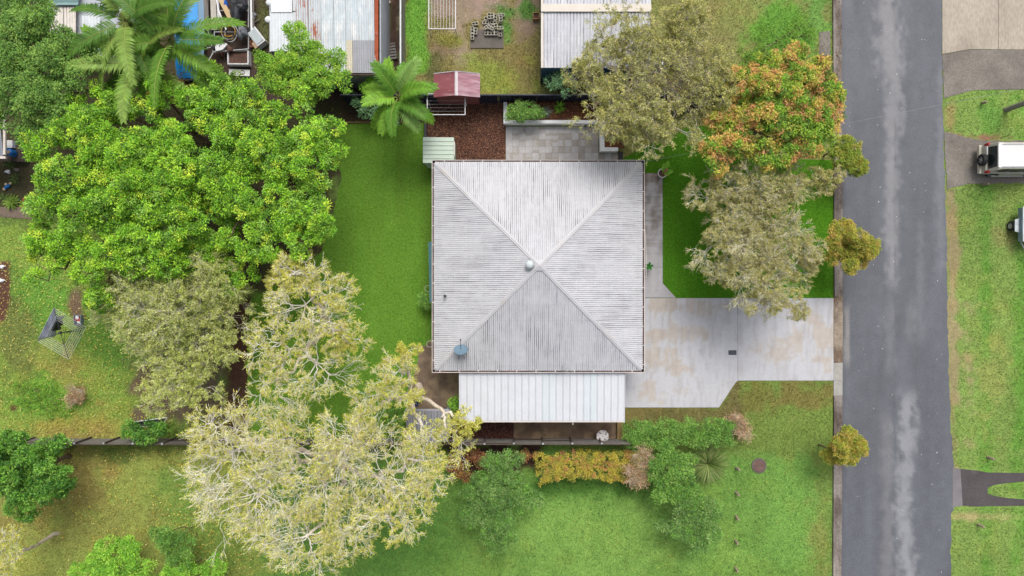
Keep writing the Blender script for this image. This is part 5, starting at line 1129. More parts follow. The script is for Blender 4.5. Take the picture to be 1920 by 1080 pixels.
for nm, lb, x0, y0, x1, y1, z in (('edging_wall', 'short dark grey garden edging beside the pale green shed', 795, 232, 800, 258, .35), ('edging_wall', 'dark edging between the patio and the front lawn', 1160, 284, 1168, 300, .12)):
    a, b = W(x0, y0, z), W(x1, y1, z); c = (a+b)/2; tag(MB().box((0, 0, z/2), (b[0]-a[0], a[1]-b[1], z)).build(nm, m_blk, None, loc=(c[0], c[1], 0), bevel=.01), lb, 'edging')
m_slp = mat('sleeper_timber', A(150, 128, 84), .9, .25, 2.5, stain=A(110, 92, 64), fine=.2, stretch=(3, .6, 1)); m_slp2 = mat('sleeper_brown', A(132, 104, 80), .9, .25, 2.5, fine=.2, stretch=(.6, 3, 1))
sl_ = thing('sleeper_wall', 'honey coloured timber sleeper edging right of the carport slab', 'sleeper', tuple(W(1161, 810)))
for dx in (-.085, .085): MB().box((dx, 0, .15), (.16, 1.55, .3)).build('sleeper', m_slp, sl_, bevel=.01)
se = thing('timber_edging', 'brown timber edging along the top of the back lawn', 'edging', tuple(W(700, 230)))
for i in range(3): MB().box((-2.3+i*2.1, 0, .06), (2.08, .07, .14), 0.004*i).build('sleeper', m_slp2, se)
# patio pavers, one by one
pat = bpy.data.objects.new('patio', None); COL.objects.link(pat); struct(pat); r5 = np.random.default_rng(8)
pm_ = [mat('paver_%s' % n_, A(*c_), .85, .14, 1.3, stain=A(*s_), stain_amt=a_, fine=.12) for n_, c_, s_, a_ in (('pale', (190, 188, 190), (168, 162, 156), (.58, .66)), ('mid', (184, 181, 181), (170, 164, 158), (.48, .56)), ('grey', (172, 167, 164), (158, 151, 145), (.45, .6)), ('blotched', (188, 186, 188), (168, 163, 158), (.48, .52)))]
ts = 12.35/30; pmesh = []
for m_ in pm_:
    o = MB().box((0, 0, 0), (ts-.008, ts-.008, .04)).build('paver', m_, pat, bevel=.004); pmesh.append(o.data); bpy.data.objects.remove(o)
for i in range(17):
    for j in range(6):
        if i > 13 and j < 4: continue
        dk = sstep(6, 15, i+r5.normal(0, 3)); k = 2 if r5.random() < dk*.75 else int(r5.choice([0, 0, 1, 3]))
        p = W(948.5+(i+.5)*12.35, 237.5+(j+.5)*12.35)
        share('paver', pmesh[k], pat, (p[0], p[1], .012+r5.normal(0, .0015)), int(r5.integers(4))*math.pi/2+r5.normal(0, .004))

# ------------------------------------------------------------------ things in the yards
m_white = mat('white_enamel', A(232, 232, 234), .4, .05, 2.0); m_blackr = mat('black_rubber', (.018, .018, .02), .8, .2, 3.0); m_terra = mat('terracotta', A(176, 112, 84), .85, .2, 3.0)
m_bluep = mat('blue_plastic', A(40, 120, 200), .45, .12, 2.0); m_bluet = mat('blue_tarpaulin', A(30, 150, 228), .5, .2, 2.5, bump=.4); m_blackt = mat('black_tarpaulin', A(52, 54, 60), .45, .3, 2.0, bump=.5); m_greyt = mat('grey_sheet', A(200, 206, 222), .8, .12, 2.0)
# rotary clothesline
hb = W(112, 624, 2.0); rc_ = thing('rotary_clothesline', 'rotary clothesline with grey sheets hanging, in the left yard', 'clothesline', (hb[0], hb[1], 0))
MB().tube([(0, 0, -.02), (0, 0, 1.0), (0, 0, 2.05)], .028, 8).build('post', m_dark, rc_); MB().cyl((0, 0, 1.88), .08, .2, 12).build('hub', m_dark, rc_)
ends = [W(x, y, 2.1)-np.array(rc_.location) for x, y in ((101, 577), (161, 614), (129, 674), (70, 639))]
for e in ends:
    MB().tube([(0, 0, 1.95), e], .016, 6).build('arm', m_dark, rc_); MB().tube([(0, 0, 1.55), np.array(e)*np.array([.42, .42, 0])+np.array([0, 0, 2.0])], .01, 5).build('strut', m_dark, rc_)
c0 = np.array([0, 0, 1.95])
for k in range(4):
    for t in (1.0, .9, .8, .7, .6, .5):
        a, b = c0+(ends[k]-c0)*t, c0+(ends[(k+1) % 4]-c0)*t; MB().tube([a, b], .008, 4).build('line', m_white, rc_)
def hang(name, label, a, b, drop, m_, seed, wav=.05):
    r = np.random.default_rng(seed); a, b = np.array(a), np.array(b); n, k = 16, 6; d = unit(b-a); s = np.array([-d[1], d[0], 0]); V = []
    for j in range(k):
        for i in range(n):
            t = i/(n-1); V.append(a+(b-a)*t+np.array([0, 0, -drop*j/(k-1)])+s*wav*(j/(k-1))*math.sin(t*13+seed)+np.array([0, 0, .012]))
    V = np.array(V); c = V.mean(0); c[2] = V[:, 2].min()
    o = mesh_obj(name, V-c, [(j*n+i, j*n+i+1, (j+1)*n+i+1, (j+1)*n+i) for j in range(k-1) for i in range(n-1)], m_, None, None, True, tuple(c)); o.modifiers.new('thickness', 'SOLIDIFY').thickness = .008
    return tag(o, label, 'laundry', 'laundry on the rotary line')
cl0 = np.array(rc_.location)
for i, (t, lb) in enumerate(((1.0, 'grey sheet on the outermost line of the rotary clothesline'), (.9, 'grey sheet on the second line of the rotary clothesline'), (.8, 'grey sheet on the third line of the rotary clothesline'), (.7, 'grey sheet on the fourth line of the rotary clothesline'))):
    a, b = c0+(ends[3]-c0)*t, c0+(ends[0]-c0)*t; hang('hanging_sheet', lb, cl0+a+(b-a)*.03, cl0+a+(b-a)*.96, .32 if t > .72 else .85, m_greyt, i+1)
a, b = c0+(ends[3]-c0)*.5, c0+(ends[0]-c0)*.5; hang('hanging_shirt', 'black shirt hanging near the hub of the rotary clothesline', cl0+a+(b-a)*.35, cl0+a+(b-a)*.95, .7, m_blackt, 9)
# laundry basket
bp = W(151, 600); lb_ = thing('laundry_basket', 'grey laundry basket with red and white clothes beside the clothesline', 'basket', tuple(bp))
bk = MB()
for (cx_, cy_, sx, sy) in ((0, .3, .44, .03), (0, -.3, .44, .03), (-.21, 0, .03, .57), (.21, 0, .03, .57)): bk.box((cx_, cy_, .17), (sx, sy, .34))
bk.box((0, 0, .02), (.4, .56, .03)).build('basket', mat('grey_plastic', A(140, 158, 166), .5), lb_)
r6 = np.random.default_rng(4)
for i in range(7):
    mm = MB().lathe((r6.uniform(-.12, .12), r6.uniform(-.2, .2), .2+r6.uniform(0, .08)), [(0, -.06), (.1, -.03), (.12, .02), (.05, .07), (0, .07)], 9); mm.build('garment', mat('red_cloth', A(196, 92, 96), .9) if i % 3 == 0 else m_white, lb_, True)
# flyscreen lying on the fence shrub
fs_ = thing('framed_panel', 'white framed dark flyscreen propped by the fence shrub', 'panel', tuple(W(280, 792)))
o_ = np.array(fs_.location); cn = [W(246, 800, .5)-o_, W(253, 791, .9)-o_, W(313, 783, .9)-o_, W(304, 798, .5)-o_]
for i in range(4): MB().tube([cn[i], cn[(i+1) % 4]], .03, 4).build('frame', m_white, fs_)
MB().add(cn, [(0, 1, 2, 3)]).build('mesh', mat('flyscreen', A(86, 88, 90), .8), fs_)
# fold-down clotheslines
def foldline(label, x0, y0, x1, y1, z, axis, n, legs):
    o0 = W((x0+x1)/2, (y0+y1)/2, z); t = thing('fold_down_clothesline', label, 'clothesline', (o0[0], o0[1], 0)); a, b = W(x0, y0, z)-o0, W(x1, y1, z)-o0; a[2] = b[2] = z
    P = [(a[0], a[1], z), (b[0], a[1], z), (b[0], b[1], z), (a[0], b[1], z)]
    for i in range(4): MB().tube([P[i], P[(i+1) % 4]], .03, 6).build('frame_tube', m_white, t)
    for i in range(1, n):
        q = i/n; l_ = [(a[0]+(b[0]-a[0])*q, a[1], z), (a[0]+(b[0]-a[0])*q, b[1], z)] if axis == 'y' else [(a[0], a[1]+(b[1]-a[1])*q, z), (b[0], a[1]+(b[1]-a[1])*q, z)]
        MB().tube(l_, .007 if axis == 'x' else .011, 4).build('line', m_galv if axis == 'x' else m_white, t)
    for lx, ly in legs: MB().tube([(P[lx][0], P[lx][1]+ly, 0), (P[lx][0], P[lx][1]+ly, z)], .03, 6).build('leg', m_white, t)
foldline('white fold-down clothesline in the weedy yard at the top edge', 804, 54, 854, -70, 1.2, 'y', 9, ((0, 0), (1, 0), (2, 0), (3, 0)))
foldline('white fold-down clothesline on the navy fence above the mulch bed', 801, 215, 872, 176, 1.45, 'x', 6, ((0, .9), (1, .9)))
# concrete slab with stacked hollow blocks
sb = struct(slab('block_slab', [(882, 55), (944, 55), (944, 90), (882, 90)], -.03, .05, mat('dark_slab', A(112, 106, 100), .9, .25, 1.5, fine=.2)))
m_cb = mat('concrete_block', A(198, 194, 180), .9, .2, 3.0, fine=.2, stain=A(132, 126, 112)); bl = MB()
for (cx_, cy_, sx, sy) in ((0, .085, .39, .03), (0, -.085, .39, .03), (-.18, 0, .03, .14), (0, 0, .03, .14), (.18, 0, .03, .14)): bl.box((cx_, cy_, .095), (sx, sy, .19))
blo = bl.build('concrete_block', m_cb); bld = blo.data; bpy.data.objects.remove(blo)
spots = [(886, 70, .05, 0, 1.6), (886, 58, .05, 0, 1.6), (891, 46, 0, 0, .1), (892, 60, .05, 0, 1.5), (912, 62, .05, 0, 1.57), (918, 62, .05, 0, 1.57), (924, 62, .05, 0, 1.57), (930, 62, .05, 0, 1.57), (938, 64, .05, 0, 1.57), (914, 36, 0, 0, .1), (920, 29, 0, 0, 0), (929, 34, 0, 0, 1.5), (938, 40, 0, 0, 1.6), (940, 30, 0, 0, .05), (914, 52, .25, 0, .5), (920, 54, .25, 0, -.4), (927, 50, .25, 0, .3), (920, 34, .2, 0, .1), (939, 36, .2, 0, 1.6), (938, 54, .25, 0, 0), (911, 44, 0, 0, 0), (925, 44, 0, 0, 0)]
ORD = ['first', 'second', 'third', 'fourth', 'fifth', 'sixth', 'seventh', 'eighth']
BL = ['hollow block in the narrow stack beside the main pile', 'hollow block in the lowest row of the main pile', 'loose block lying on top of the main pile', 'hollow block in the upper rows of the main pile']
for i, (px, py, z, _, a) in enumerate(spots):
    p = W(px, py, z); o = bpy.data.objects.new('concrete_block', bld); COL.objects.link(o); o.location = p; o.rotation_euler = (0, 0, a)
    ks = 0 if i < 4 else (1 if i < 9 else (2 if z > .15 else 3)); same = [q for q in spots if (0 if spots.index(q) < 4 else (1 if spots.index(q) < 9 else (2 if q[2] > .15 else 3))) == ks]; rk = sorted(same, key=lambda q: (q[0], q[1])).index(spots[i]); tag(o, ORD[rk]+' '+BL[ks]+' from left', 'concrete block', 'pile of concrete blocks')
# terracotta planter box
pb = thing('planter_box', 'square terracotta planter box against the blue shed', 'planter', tuple(W(1005, 33)))
q = MB()
for (cx_, cy_, sx, sy) in ((0, .19, .4, .03), (0, -.19, .4, .03), (-.185, 0, .03, .35), (.185, 0, .03, .35)): q.box((cx_, cy_, .17), (sx, sy, .34))
q.build('box', mat('tan_terracotta', A(196, 150, 104), .85, .2, 3.0), pb); MB().box((0, 0, .12), (.34, .34, .22)).build('soil', m_debris, pb)
# pot with large leaves by the path
pp_ = W(1239, 327); pt = thing('potted_plant', 'round white pot with a big-leaved plant at the top of the path', 'potted plant', tuple(pp_))
MB().lathe((0, 0, 0), [(.17, 0), (.21, .2), (.27, .44), (.29, .46), (.29, .5), (.25, .5), (.23, .42), (0, .42)], 24).build('pot', m_wht, pt, True); MB().cyl((0, 0, .4), .235, .035, 20).build('soil', m_debris, pt)
def bigleaf(parent, a, L_, w_, e, col, z0):
    k = 9; t = np.linspace(0, 1, k); an_ = e-1.2*t; h_ = np.concatenate([[0], np.cumsum(np.cos(an_[:-1]))])*L_/(k-1); z = z0+np.concatenate([[0], np.cumsum(np.sin(an_[:-1]))])*L_/(k-1)
    ww = w_*np.sin(np.clip((t-.25)/.75, 0.02, 1)*math.pi)**.7*.5+.012; d = np.array([math.cos(a), math.sin(a)]); s = np.array([-d[1], d[0]])
    V = np.concatenate([np.stack([d[0]*h_+s[0]*ww*q_, d[1]*h_+s[1]*ww*q_, z+abs(q_)*.04], 1) for q_ in (-1, 0, 1)])
    mesh_obj('leaf', V, [(j*k+i, j*k+i+1, (j+1)*k+i+1, (j+1)*k+i) for j in range(2) for i in range(k-1)], m_leaf, parent, np.tile(A(*col)*1.4, (len(V), 1)))
for a, l_, w_, e, c_ in ((1.2, 1.0, .3, 1.2, (128, 184, 60)), (.1, .75, .28, 1.1, (120, 176, 60)), (1.6, .8, .26, 1.3, (138, 190, 70)), (-.4, .5, .2, 1.0, (150, 170, 80)), (.7, .6, .2, 1.4, (170, 130, 96))): bigleaf(pt, a, l_, w_, e, c_, .42)
pv = thing('climbing_plant', 'small dark green plant on the entry handrail', 'plant', tuple(W(1213, 500)))
for i in range(9): bigleaf(pv, i*1.3, .3, .12, .9, (60, 120, 52), .35+.06*i)
# mosaic garden table, octagonal
tb = W(1130, 818, .62); mt = thing('garden_table', 'octagonal white mosaic garden table on the carport slab', 'table', (tb[0], tb[1], 0)); a8 = np.arange(8)*math.pi/4+math.pi/8
MB().prism([(.4*math.cos(t), .4*math.sin(t)) for t in a8], .585, .615).build('table_top', mat('table_rim', A(212, 196, 190), .6), mt)
for i in range(8):
    for j, (ra, rb) in enumerate(((.05, .17), (.185, .27), (.285, .365))):
        for s in range(j+1):
            t0, t1 = a8[i], a8[i]+math.pi/4; f0, f1 = s/(j+1), (s+1)/(j+1)
            def pt_(r_, f): return np.array([math.cos(t0), math.sin(t0)])*r_*(1-f)+np.array([math.cos(t1), math.sin(t1)])*r_*f
            P = [pt_(ra, f0+.05), pt_(rb, f0+.05), pt_(rb, f1-.05), pt_(ra, f1-.05)]
            MB().prism([tuple(x) for x in P], .612, .622).build('tile', [m_white, mat('pale_blue_tile', A(176, 190, 208), .4), mat('slate_tile', A(110, 124, 146), .5)][(i*3+j*2+s) % 3 if (i+j+s) % 2 else 0], mt)
MB().cyl((0, 0, 0), .035, .585, 10).build('pedestal', m_dark, mt)
for i in range(3): MB().tube([(0, 0, .2), (.26*math.cos(i*2.1), .26*math.sin(i*2.1), .015)], .018, 6).build('leg', m_dark, mt)
# utility covers
uc = thing('meter_cover', 'dark rectangular service cover set in the driveway', 'cover', (*W(1373, 661)[:2], .035)); MB().box((0, 0, .006), (.5, .29, .014)).build('frame', m_blk, uc, bevel=.004); MB().box((0, 0, .014), (.44, .23, .012)).build('lid', mat('cover_lid', A(78, 82, 94), .7, .2, 3.0), uc, bevel=.004)
mh = thing('manhole', 'round brown manhole cover in the lawn near the road', 'manhole', tuple(W(1423, 873))); MB().lathe((0, 0, 0), [(.47, -.03), (.47, .045), (.36, .05), (.36, -.02)], 32).build('collar', mat('stained_concrete', A(112, 102, 96), .9, .3, 3.0, fine=.25), mh); MB().cyl((0, 0, -.02), .35, .055, 32).build('lid', mat('rusty_lid', A(120, 92, 88), .8, .25, 3.0, fine=.3), mh)
for s in (-1, 1): MB().box((s*.2, 0, .037), (.07, .035, .012)).build('lifting_slot', m_blackr, mh)
# short timber posts on the verges
m_log = mat('log_timber', A(166, 150, 132), .9, .3, 3.0, fine=.25, stretch=(3, 3, .6))
bo = MB().lathe((0, 0, 0), [(.075, -.05), (.08, .3), (.072, .46), (.05, .5), (0, .505)], 10).build('log_post', m_log); bod = bo.data; bpy.data.objects.remove(bo)
for px, py, lb in ((1380, 877, 'short log post on the lawn, level with the manhole'), (1380, 923, 'second log post down the lawn row left of the manhole'), (1380, 968, 'third log post down the lawn row left of the manhole'), (1379, 1013, 'fourth log post down the lawn row left of the manhole'), (1379, 1064, 'lowest log post in the lawn row at the bottom edge'), (1852, 857, 'short log post on the far verge above the forked driveway'), (1842, 346, 'short log post on the far verge below the parked car'), (1841, 193, 'short log post on the far verge near the power pole'), (1833, 983, 'short log post on the far verge below the forked driveway')):
    o = bpy.data.objects.new('log_post', bod); COL.objects.link(o); o.location = W(px, py); o.rotation_euler = (.12, .1*math.sin(px+py), .6); tag(o, lb, 'post', 'log posts on the verges')
# power pole and service cable
pb_ = W(1886, 206); pole = thing('power_pole', 'grey timber power pole leaning out of the picture at the right edge', 'power pole', tuple(pb_))
MB().tube([(0, 0, -.1), (.02, 0, 4), (.03, .02, 8.6)], [.17, .15, .12], 12).build('shaft', mat('pole_timber', A(150, 148, 138), .9, .25, 2.0, fine=.2, stretch=(3, 3, .3)), pole); MB().box((0, 0, 8.1), (.1, 2.0, .1), .3).build('crossarm', m_oldt, pole)
for s in (-.8, 0, .8): MB().lathe((-.3*s, .95*s, 8.15), [(.02, 0), (.05, .05), (.03, .1), (.05, .14), (0, .17)], 8).build('insulator', m_white, pole)
sc_ = np.array([pb_[0], pb_[1], 8.0]); sh = W(1204, 304, 3.1); tt_ = np.linspace(0, 1, 26); cab = sc_[None]*(1-tt_[:, None])+sh[None]*tt_[:, None]; cab[:, 2] -= 1.6*tt_*(1-tt_)
tag(MB().tube(cab, .0075, 5).build('service_cable', mat('cable', A(150, 152, 156), .5)), 'thin pale power cable crossing the road from pole to house', 'cable')
# covered boat
bt = thing('covered_boat', 'long boat under a bright blue tarpaulin beneath the palms', 'boat', tuple(W(350, 80))); oB = np.array(bt.location)
xs_ = [(352, 148, .34, 22), (350, 120, .9, 24), (350, 80, 1.15, 25), (350, 40, 1.1, 25), (350, -30, .9, 24)]
V = []; Vh = []; ns = 9
for (px, py, z, hw) in xs_:
    for i in range(ns):
        t = -1+2*i/(ns-1); p = W(px+t*hw*.86, py, z)-oB; V.append((p[0], p[1], z+.16*(1-t*t)+.03*math.sin(py*.7+i*2.1)))
    for t, zz, f in ((-1, z-.02, .86), (-1, z-.35, 1.12), (-.8, .05, .8), (.8, .05, .8), (1, z-.35, 1.12), (1, z-.02, .86)):
        p = W(px, py, z)-oB; Vh.append((p[0]+t*hw*f/31., p[1], max(.02, zz)))
MB().add(V, [(j*ns+i, j*ns+i+1, (j+1)*ns+i+1, (j+1)*ns+i) for j in range(4) for i in range(ns-1)]).build('tarpaulin', m_bluet, bt, True)
MB().add(Vh, [(j*6+i, j*6+i+1, (j+1)*6+i+1, (j+1)*6+i) for j in range(4) for i in range(5)]+[tuple(range(6))]).build('hull', mat('pale_blue_hull', A(150, 184, 214), .4, .1, 2.0), bt)
# junk trailer and what lies on it
jt = thing('flatbed_trailer', 'galvanised trailer frame loaded with timber and junk beside the blue boat', 'trailer', tuple(W(425, 45))); oJ = np.array(jt.location)
def JW(px, py, z): return W(px, py, z)-oJ
for (x0, y0, x1, y1) in ((398, 98, 466, 92), (400, 98, 386, 40), (466, 92, 466, -60), (402, 85, 402, -60), (402, 60, 466, 60), (402, 20, 466, 20), (388, 90, 402, 88)): MB().tube([JW(x0, y0, .55), JW(x1, y1, .55)], .035, 5).build('rail', m_galv, jt)
for px, py in ((398, 60), (470, 60)): MB().lathe(JW(px, py, .33), [(.2, -.1), (.32, -.1), (.33, 0), (.32, .1), (.2, .1)], 18, 'x').build('wheel', m_blackr, jt, True)
r7 = np.random.default_rng(5)
def plank(label, x0, y0, x1, y1, w_, z, m_, h_=.05, name='plank'):
    a, b = W(x0, y0, z), W(x1, y1, z); c = (a+b)/2; L_ = np.linalg.norm(b-a)
    return tag(MB().box((0, 0, 0), (L_, w_, h_), 0).build(name, m_, None, loc=(c[0], c[1], z), bevel=.006), label, 'timber', 'timber on the trailer'), c, math.atan2(b[1]-a[1], b[0]-a[0])
for lb, *ar in (('wide pale board at the left side of the junk trailer', 386, 54, 384, -40, .38, .62, m_oldt, .08), ('grey board beside the wide pale board on the junk trailer', 402, 56, 398, -40, .34, .64, mat('bleached_board', A(196, 190, 180), .9, .2, 3.0, fine=.2), .06), ('honey coloured plank lying askew over the junk trailer', 436, 42, 412, -5, .3, .78, mat('honey_timber', A(206, 180, 140), .85, .15, 3.0, fine=.15, stretch=(.5, 3, 3))), ('narrow white board on the junk trailer', 411, 46, 407, -20, .14, .66, m_white), ('long white fascia board right of the junk trailer', 472, 70, 470, -40, .12, .62, m_white), ('thin pale batten beside the long white fascia board', 476, 58, 475, -20, .06, .6, m_oldt)):
    o, c, a = plank(lb, *ar); o.rotation_euler = (0, 0, a)
tag(MB().tube([W(424, 56, .85), W(410, 20, .85), W(402, -20, .85)], .05, 8).build('white_pipe', m_white), 'white plastic pipe lying across the junk trailer', 'pipe')
def heap(name, label, cat, px, py, rx, ry, h_, z0, m_, seed, n=16):
    V = []; r = np.random.default_rng(seed); c = W(px, py, z0); k = 6
    for j in range(k):
        t = j/(k-1); f = math.cos(t*math.pi/2)**.6
        for i in range(n):
            a = 2*math.pi*i/n; q = f*(1+.22*math.sin(3*a+seed)+.12*math.sin(5*a+2*seed)+r.normal(0, .04)); V.append((math.cos(a)*rx*q, math.sin(a)*ry*q, h_*math.sin(t*math.pi/2)*(1+r.normal(0, .06))))
    Fc = [(j*n+i, j*n+(i+1) % n, (j+1)*n+(i+1) % n, (j+1)*n+i) for j in range(k-1) for i in range(n)]+[tuple(range((k-1)*n, k*n))]
    return tag(mesh_obj(name, V, Fc, m_, None, None, False, tuple(c)), label, cat)
heap('black_tarpaulin', 'crumpled black tarpaulin on the junk trailer', 'tarpaulin', 446, 12, .5, 1.0, .45, .6, m_blackt, 1, 22); heap('grey_tarpaulin', 'crumpled grey plastic bundle beside the hose coil', 'tarpaulin', 455, 61, .3, .45, .35, .58, mat('grey_plastic_sheet', A(112, 116, 124), .5, .3, 3.0), 2)
heap('blue_bag', 'small blue and white bag behind the honey coloured plank', 'bag', 424, 8, .14, .25, .2, .62, mat('blue_cloth', A(36, 96, 190), .8), 3); heap('white_bag', 'white plastic bag lying under the olive tree', 'bag', 1237, 118, .3, .2, .15, 0, m_white, 4); heap('blue_cloth', 'small dark blue cloth dropped beside the lean-to', 'cloth', 779, 757, .22, .16, .12, .02, mat('navy_cloth', A(62, 78, 130), .9), 5)
hc = thing('hose_coil', 'coiled yellow and grey hoses on the junk trailer', 'hose', tuple(W(434, 62, .6)))
for i in range(9):
    a = np.linspace(0, 2*math.pi, 26); rx, ry = r7.uniform(.28, .46), r7.uniform(.32, .5); c = r7.normal(0, .06, 2)
    MB().tube(np.stack([c[0]+rx*np.cos(a), c[1]+ry*np.sin(a), .06+.035*i+.02*np.sin(3*a)], 1), .024, 5).build('hose', mat('yellow_hose', A(214, 168, 40), .5) if i % 3 == 1 else (m_galv if i % 3 == 0 else m_blackr), hc, True)
dg = thing('dinghy_bow', 'white pointed dinghy foredeck at the lower end of the junk trailer', 'boat part', tuple(W(415, 86, .58))); P = [(-.36, .28), (-.3, -.38), (.1, -.3), (.42, .02), (.4, .1), (-.1, .26)]
MB().prism(P, 0, .14).build('deck', m_white, dg, bevel=.02); MB().tube([(-.05, -.1, .16), (0, .05, .2), (.1, .02, .17)], .02, 6).build('cleat', m_dark, dg)
fr = thing('old_fridge', 'white boxy appliance with a cardboard carton end, right of the trailer', 'appliance', tuple(W(487, 75)), .65)
MB().box((0, 0, .32), (.62, 1.1, .6)).build('cabinet', m_white, fr, bevel=.03); MB().box((0, -.0, .645), (.5, .9, .04)).build('lid', mat('grey_lid', A(190, 200, 206), .5), fr, bevel=.01); MB().box((-.4, -.35, .3), (.2, .4, .5)).build('carton', mat('cardboard', A(190, 162, 132), .9), fr)
tp = thing('terracotta_pot', 'broken terracotta pot below the white appliance', 'pot', tuple(W(476, 86))); MB().lathe((0, 0, 0), [(.14, 0), (.19, .3), (.21, .3), (.21, .38), (.17, .38), (.14, .1), (0, .1)], 16).build('pot', m_terra, tp, True); MB().cyl((0, 0, .1), .15, .16, 12).build('soil', m_debris, tp)
cr = thing('planter_tub', 'white tub full of dry leaves below the junk trailer', 'tub', tuple(W(452, 112)))
for (cx_, cy_, sx, sy) in ((0, .42, 1.3, .07), (0, -.42, 1.3, .07), (-.62, 0, .07, .77), (.62, 0, .07, .77)): MB().box((cx_, cy_, .25), (sx, sy, .5)).build('side', m_white, cr, bevel=.012)
MB().box((0, 0, .2), (1.17, .77, .3)).build('dry_leaves', m_debris, cr)
wp_ = thing('sheet_panel', 'white sheet panel lying below the white tub', 'panel', tuple(W(450, 137))); MB().box((0, 0, .1), (1.3, .4, .04), -.05).build('sheet', m_white, wp_, bevel=.006); MB().lathe((.2, 0, .125), [(.14, 0), (.14, .03), (.11, .03), (.11, 0)], 16).build('ring', m_dark, wp_)
tag(MB().box((0, 0, .06), (.2, .38, .12), .1).build('besser_brick', m_cb, None, loc=tuple(W(380, 129)), bevel=.01), 'single pale brick on the bare soil by the palm trunk', 'brick')
for i in range(4):
    px, py, a = r7.uniform(384, 500), r7.uniform(2, 128), r7.uniform(0, 3.1); L_ = r7.uniform(.3, 1.1)
    o = MB().box((0, 0, 0), (L_, r7.uniform(.04, .1), .035)).build('scrap_batten', [m_oldt, m_oldd, m_white, m_terra][i % 4], None, loc=tuple(W(px, py, .06+.6*(py < 95 and px < 465))), bevel=.004); o.rotation_euler = (r7.normal(0, .1), r7.normal(0, .12), a)
    tag(o, ['grey', 'dark', 'white', 'red brown'][i % 4]+' scrap batten lying in the junk around the trailer', 'timber', 'scrap battens in the junk yard')
for i in range(3): heap('junk_bag', ['small black rubbish bag in the junk yard', 'small pale rubbish bag in the junk yard', 'small brown leaf heap in the junk yard'][i % 3], 'rubbish', r7.uniform(390, 498), r7.uniform(5, 128), r7.uniform(.1, .22), r7.uniform(.1, .25), .15, .02 if i % 2 else .56, [m_blackt, m_greyt, m_debris][i % 3], 50+i, 10)['group'] = 'rubbish in the junk yard'
# pallets by the paling fence
pa = thing('weathered_pallet', 'weathered grey pallet leaning by the rusty shed', 'pallet', tuple(W(732, 98)), .15)
for i in range(6): MB().box((0, -.45+.18*i, .2), (.8, .12, .025)).build('slat', m_oldt, pa)
for x in (-.33, 0, .33): MB().box((x, 0, .1), (.09, 1.05, .15)).build('bearer', m_oldd, pa)
ch = thing('white_crate', 'small white slatted crate at the top edge by the rusty shed', 'crate', tuple(W(726, 4)), .3)
for i in range(4): MB().box((0, -.15+.1*i, .2), (.4, .06, .02)).build('slat', m_creamt, ch)
for x in (-.17, .17): MB().box((x, 0, .1), (.03, .36, .18)).build('side', m_creamt, ch)
# west edge: deck, tubs, ornament, rubble
dk = thing('wooden_deck', 'small dark wooden deck at the left edge', 'deck', tuple(W(32, 285)))
for i in range(9): MB().box((-.72+.18*i, 0, .3), (.165, 1.3, .03)).build('plank', m_oldd, dk)
for s in (-.55, .55): MB().box((0, s, .2), (1.6, .08, .16)).build('joist', m_oldd, dk)
wb = thing('storage_box', 'white lidded box on the dark deck', 'box', tuple(W(22, 272, .33))); MB().box((0, 0, .15), (.5, .42, .3)).build('body', m_white, wb, bevel=.02); MB().box((0, 0, .31), (.54, .46, .04)).build('lid', m_white, wb, bevel=.01)
db = thing('blue_drum', 'blue plastic drum with tan lid on the dark deck', 'drum', tuple(W(27, 288, .33))); MB().lathe((0, 0, 0), [(0, 0), (.2, 0), (.22, .1), (.2, .25), (.22, .4), (.2, .5), (0, .5)], 18).build('drum', m_bluep, db, True); MB().cyl((0, 0, .5), .1, .02, 14).build('lid', mat('tan_lid', A(206, 178, 140), .7), db)
heap('blue_tarpaulin', 'bright blue tarpaulin at the left edge above the deck', 'tarpaulin', 55, 272, .62, .3, .3, .3, m_bluet, 7, 20)
go = thing('garden_ornament', 'small blue and cream garden ornament on its side', 'ornament', tuple(W(16, 350)), .6); MB().lathe((-.18, 0, .1), [(0, 0), (.09, .0), (.1, .2), (.08, .36), (0, .36)], 12, 'x').build('body', m_bluep, go, True); m_crp = mat('cream_plastic', A(232, 214, 172), .6)
for p in ((.26, .05, .1), (-.26, -.02, .09), (.0, .17, .08)): MB().lathe(p, [(0, -.09), (.07, -.06), (.095, 0), (.07, .06), (0, .09)], 12).build('knob', m_crp, go, True)
for i, (px, py, lb) in enumerate(((15, 322, 'pale flat stone nearest the blue ornament'), (32, 318, 'grey stone right of the pale flat stone'), (5, 500, 'white rock in the left garden bed, upper one'), (4, 526, 'white rock in the left garden bed, lower one'))):
    heap('rock', lb, 'rock', px, py, .18, .12, .12, 0, m_wht if i != 1 else m_kerb, 30+i, 9)
tbr = thing('timber_offcuts', 'red brown timber offcuts by the garden path', 'timber', tuple(W(44, 380)))
MB().box((0, 0, .05), (.08, .55, .08), -.2).build('offcut', m_terra, tbr); MB().box((.02, -.27, .05), (.4, .09, .08), .1).build('offcut', m_terra, tbr); MB().box((.28, .1, .05), (.09, .6, .08), .15).build('offcut', m_oldd, tbr)
for px, py, lb in ((803, 541, 'pale hose loop under the left eave by the small bush'), (806, 645, 'pale hose loop under the left eave near the concrete pad')):
    o = thing('hose_loop', lb, 'hose', tuple(W(px, py, .5))); a = np.linspace(0, 2*math.pi, 20)
    for k in range(2): MB().tube(np.stack([.2*np.cos(a), .2*np.sin(a), .04*k+.03*np.sin(a)], 1), .014, 5).build('hose', m_creamt, o, True)

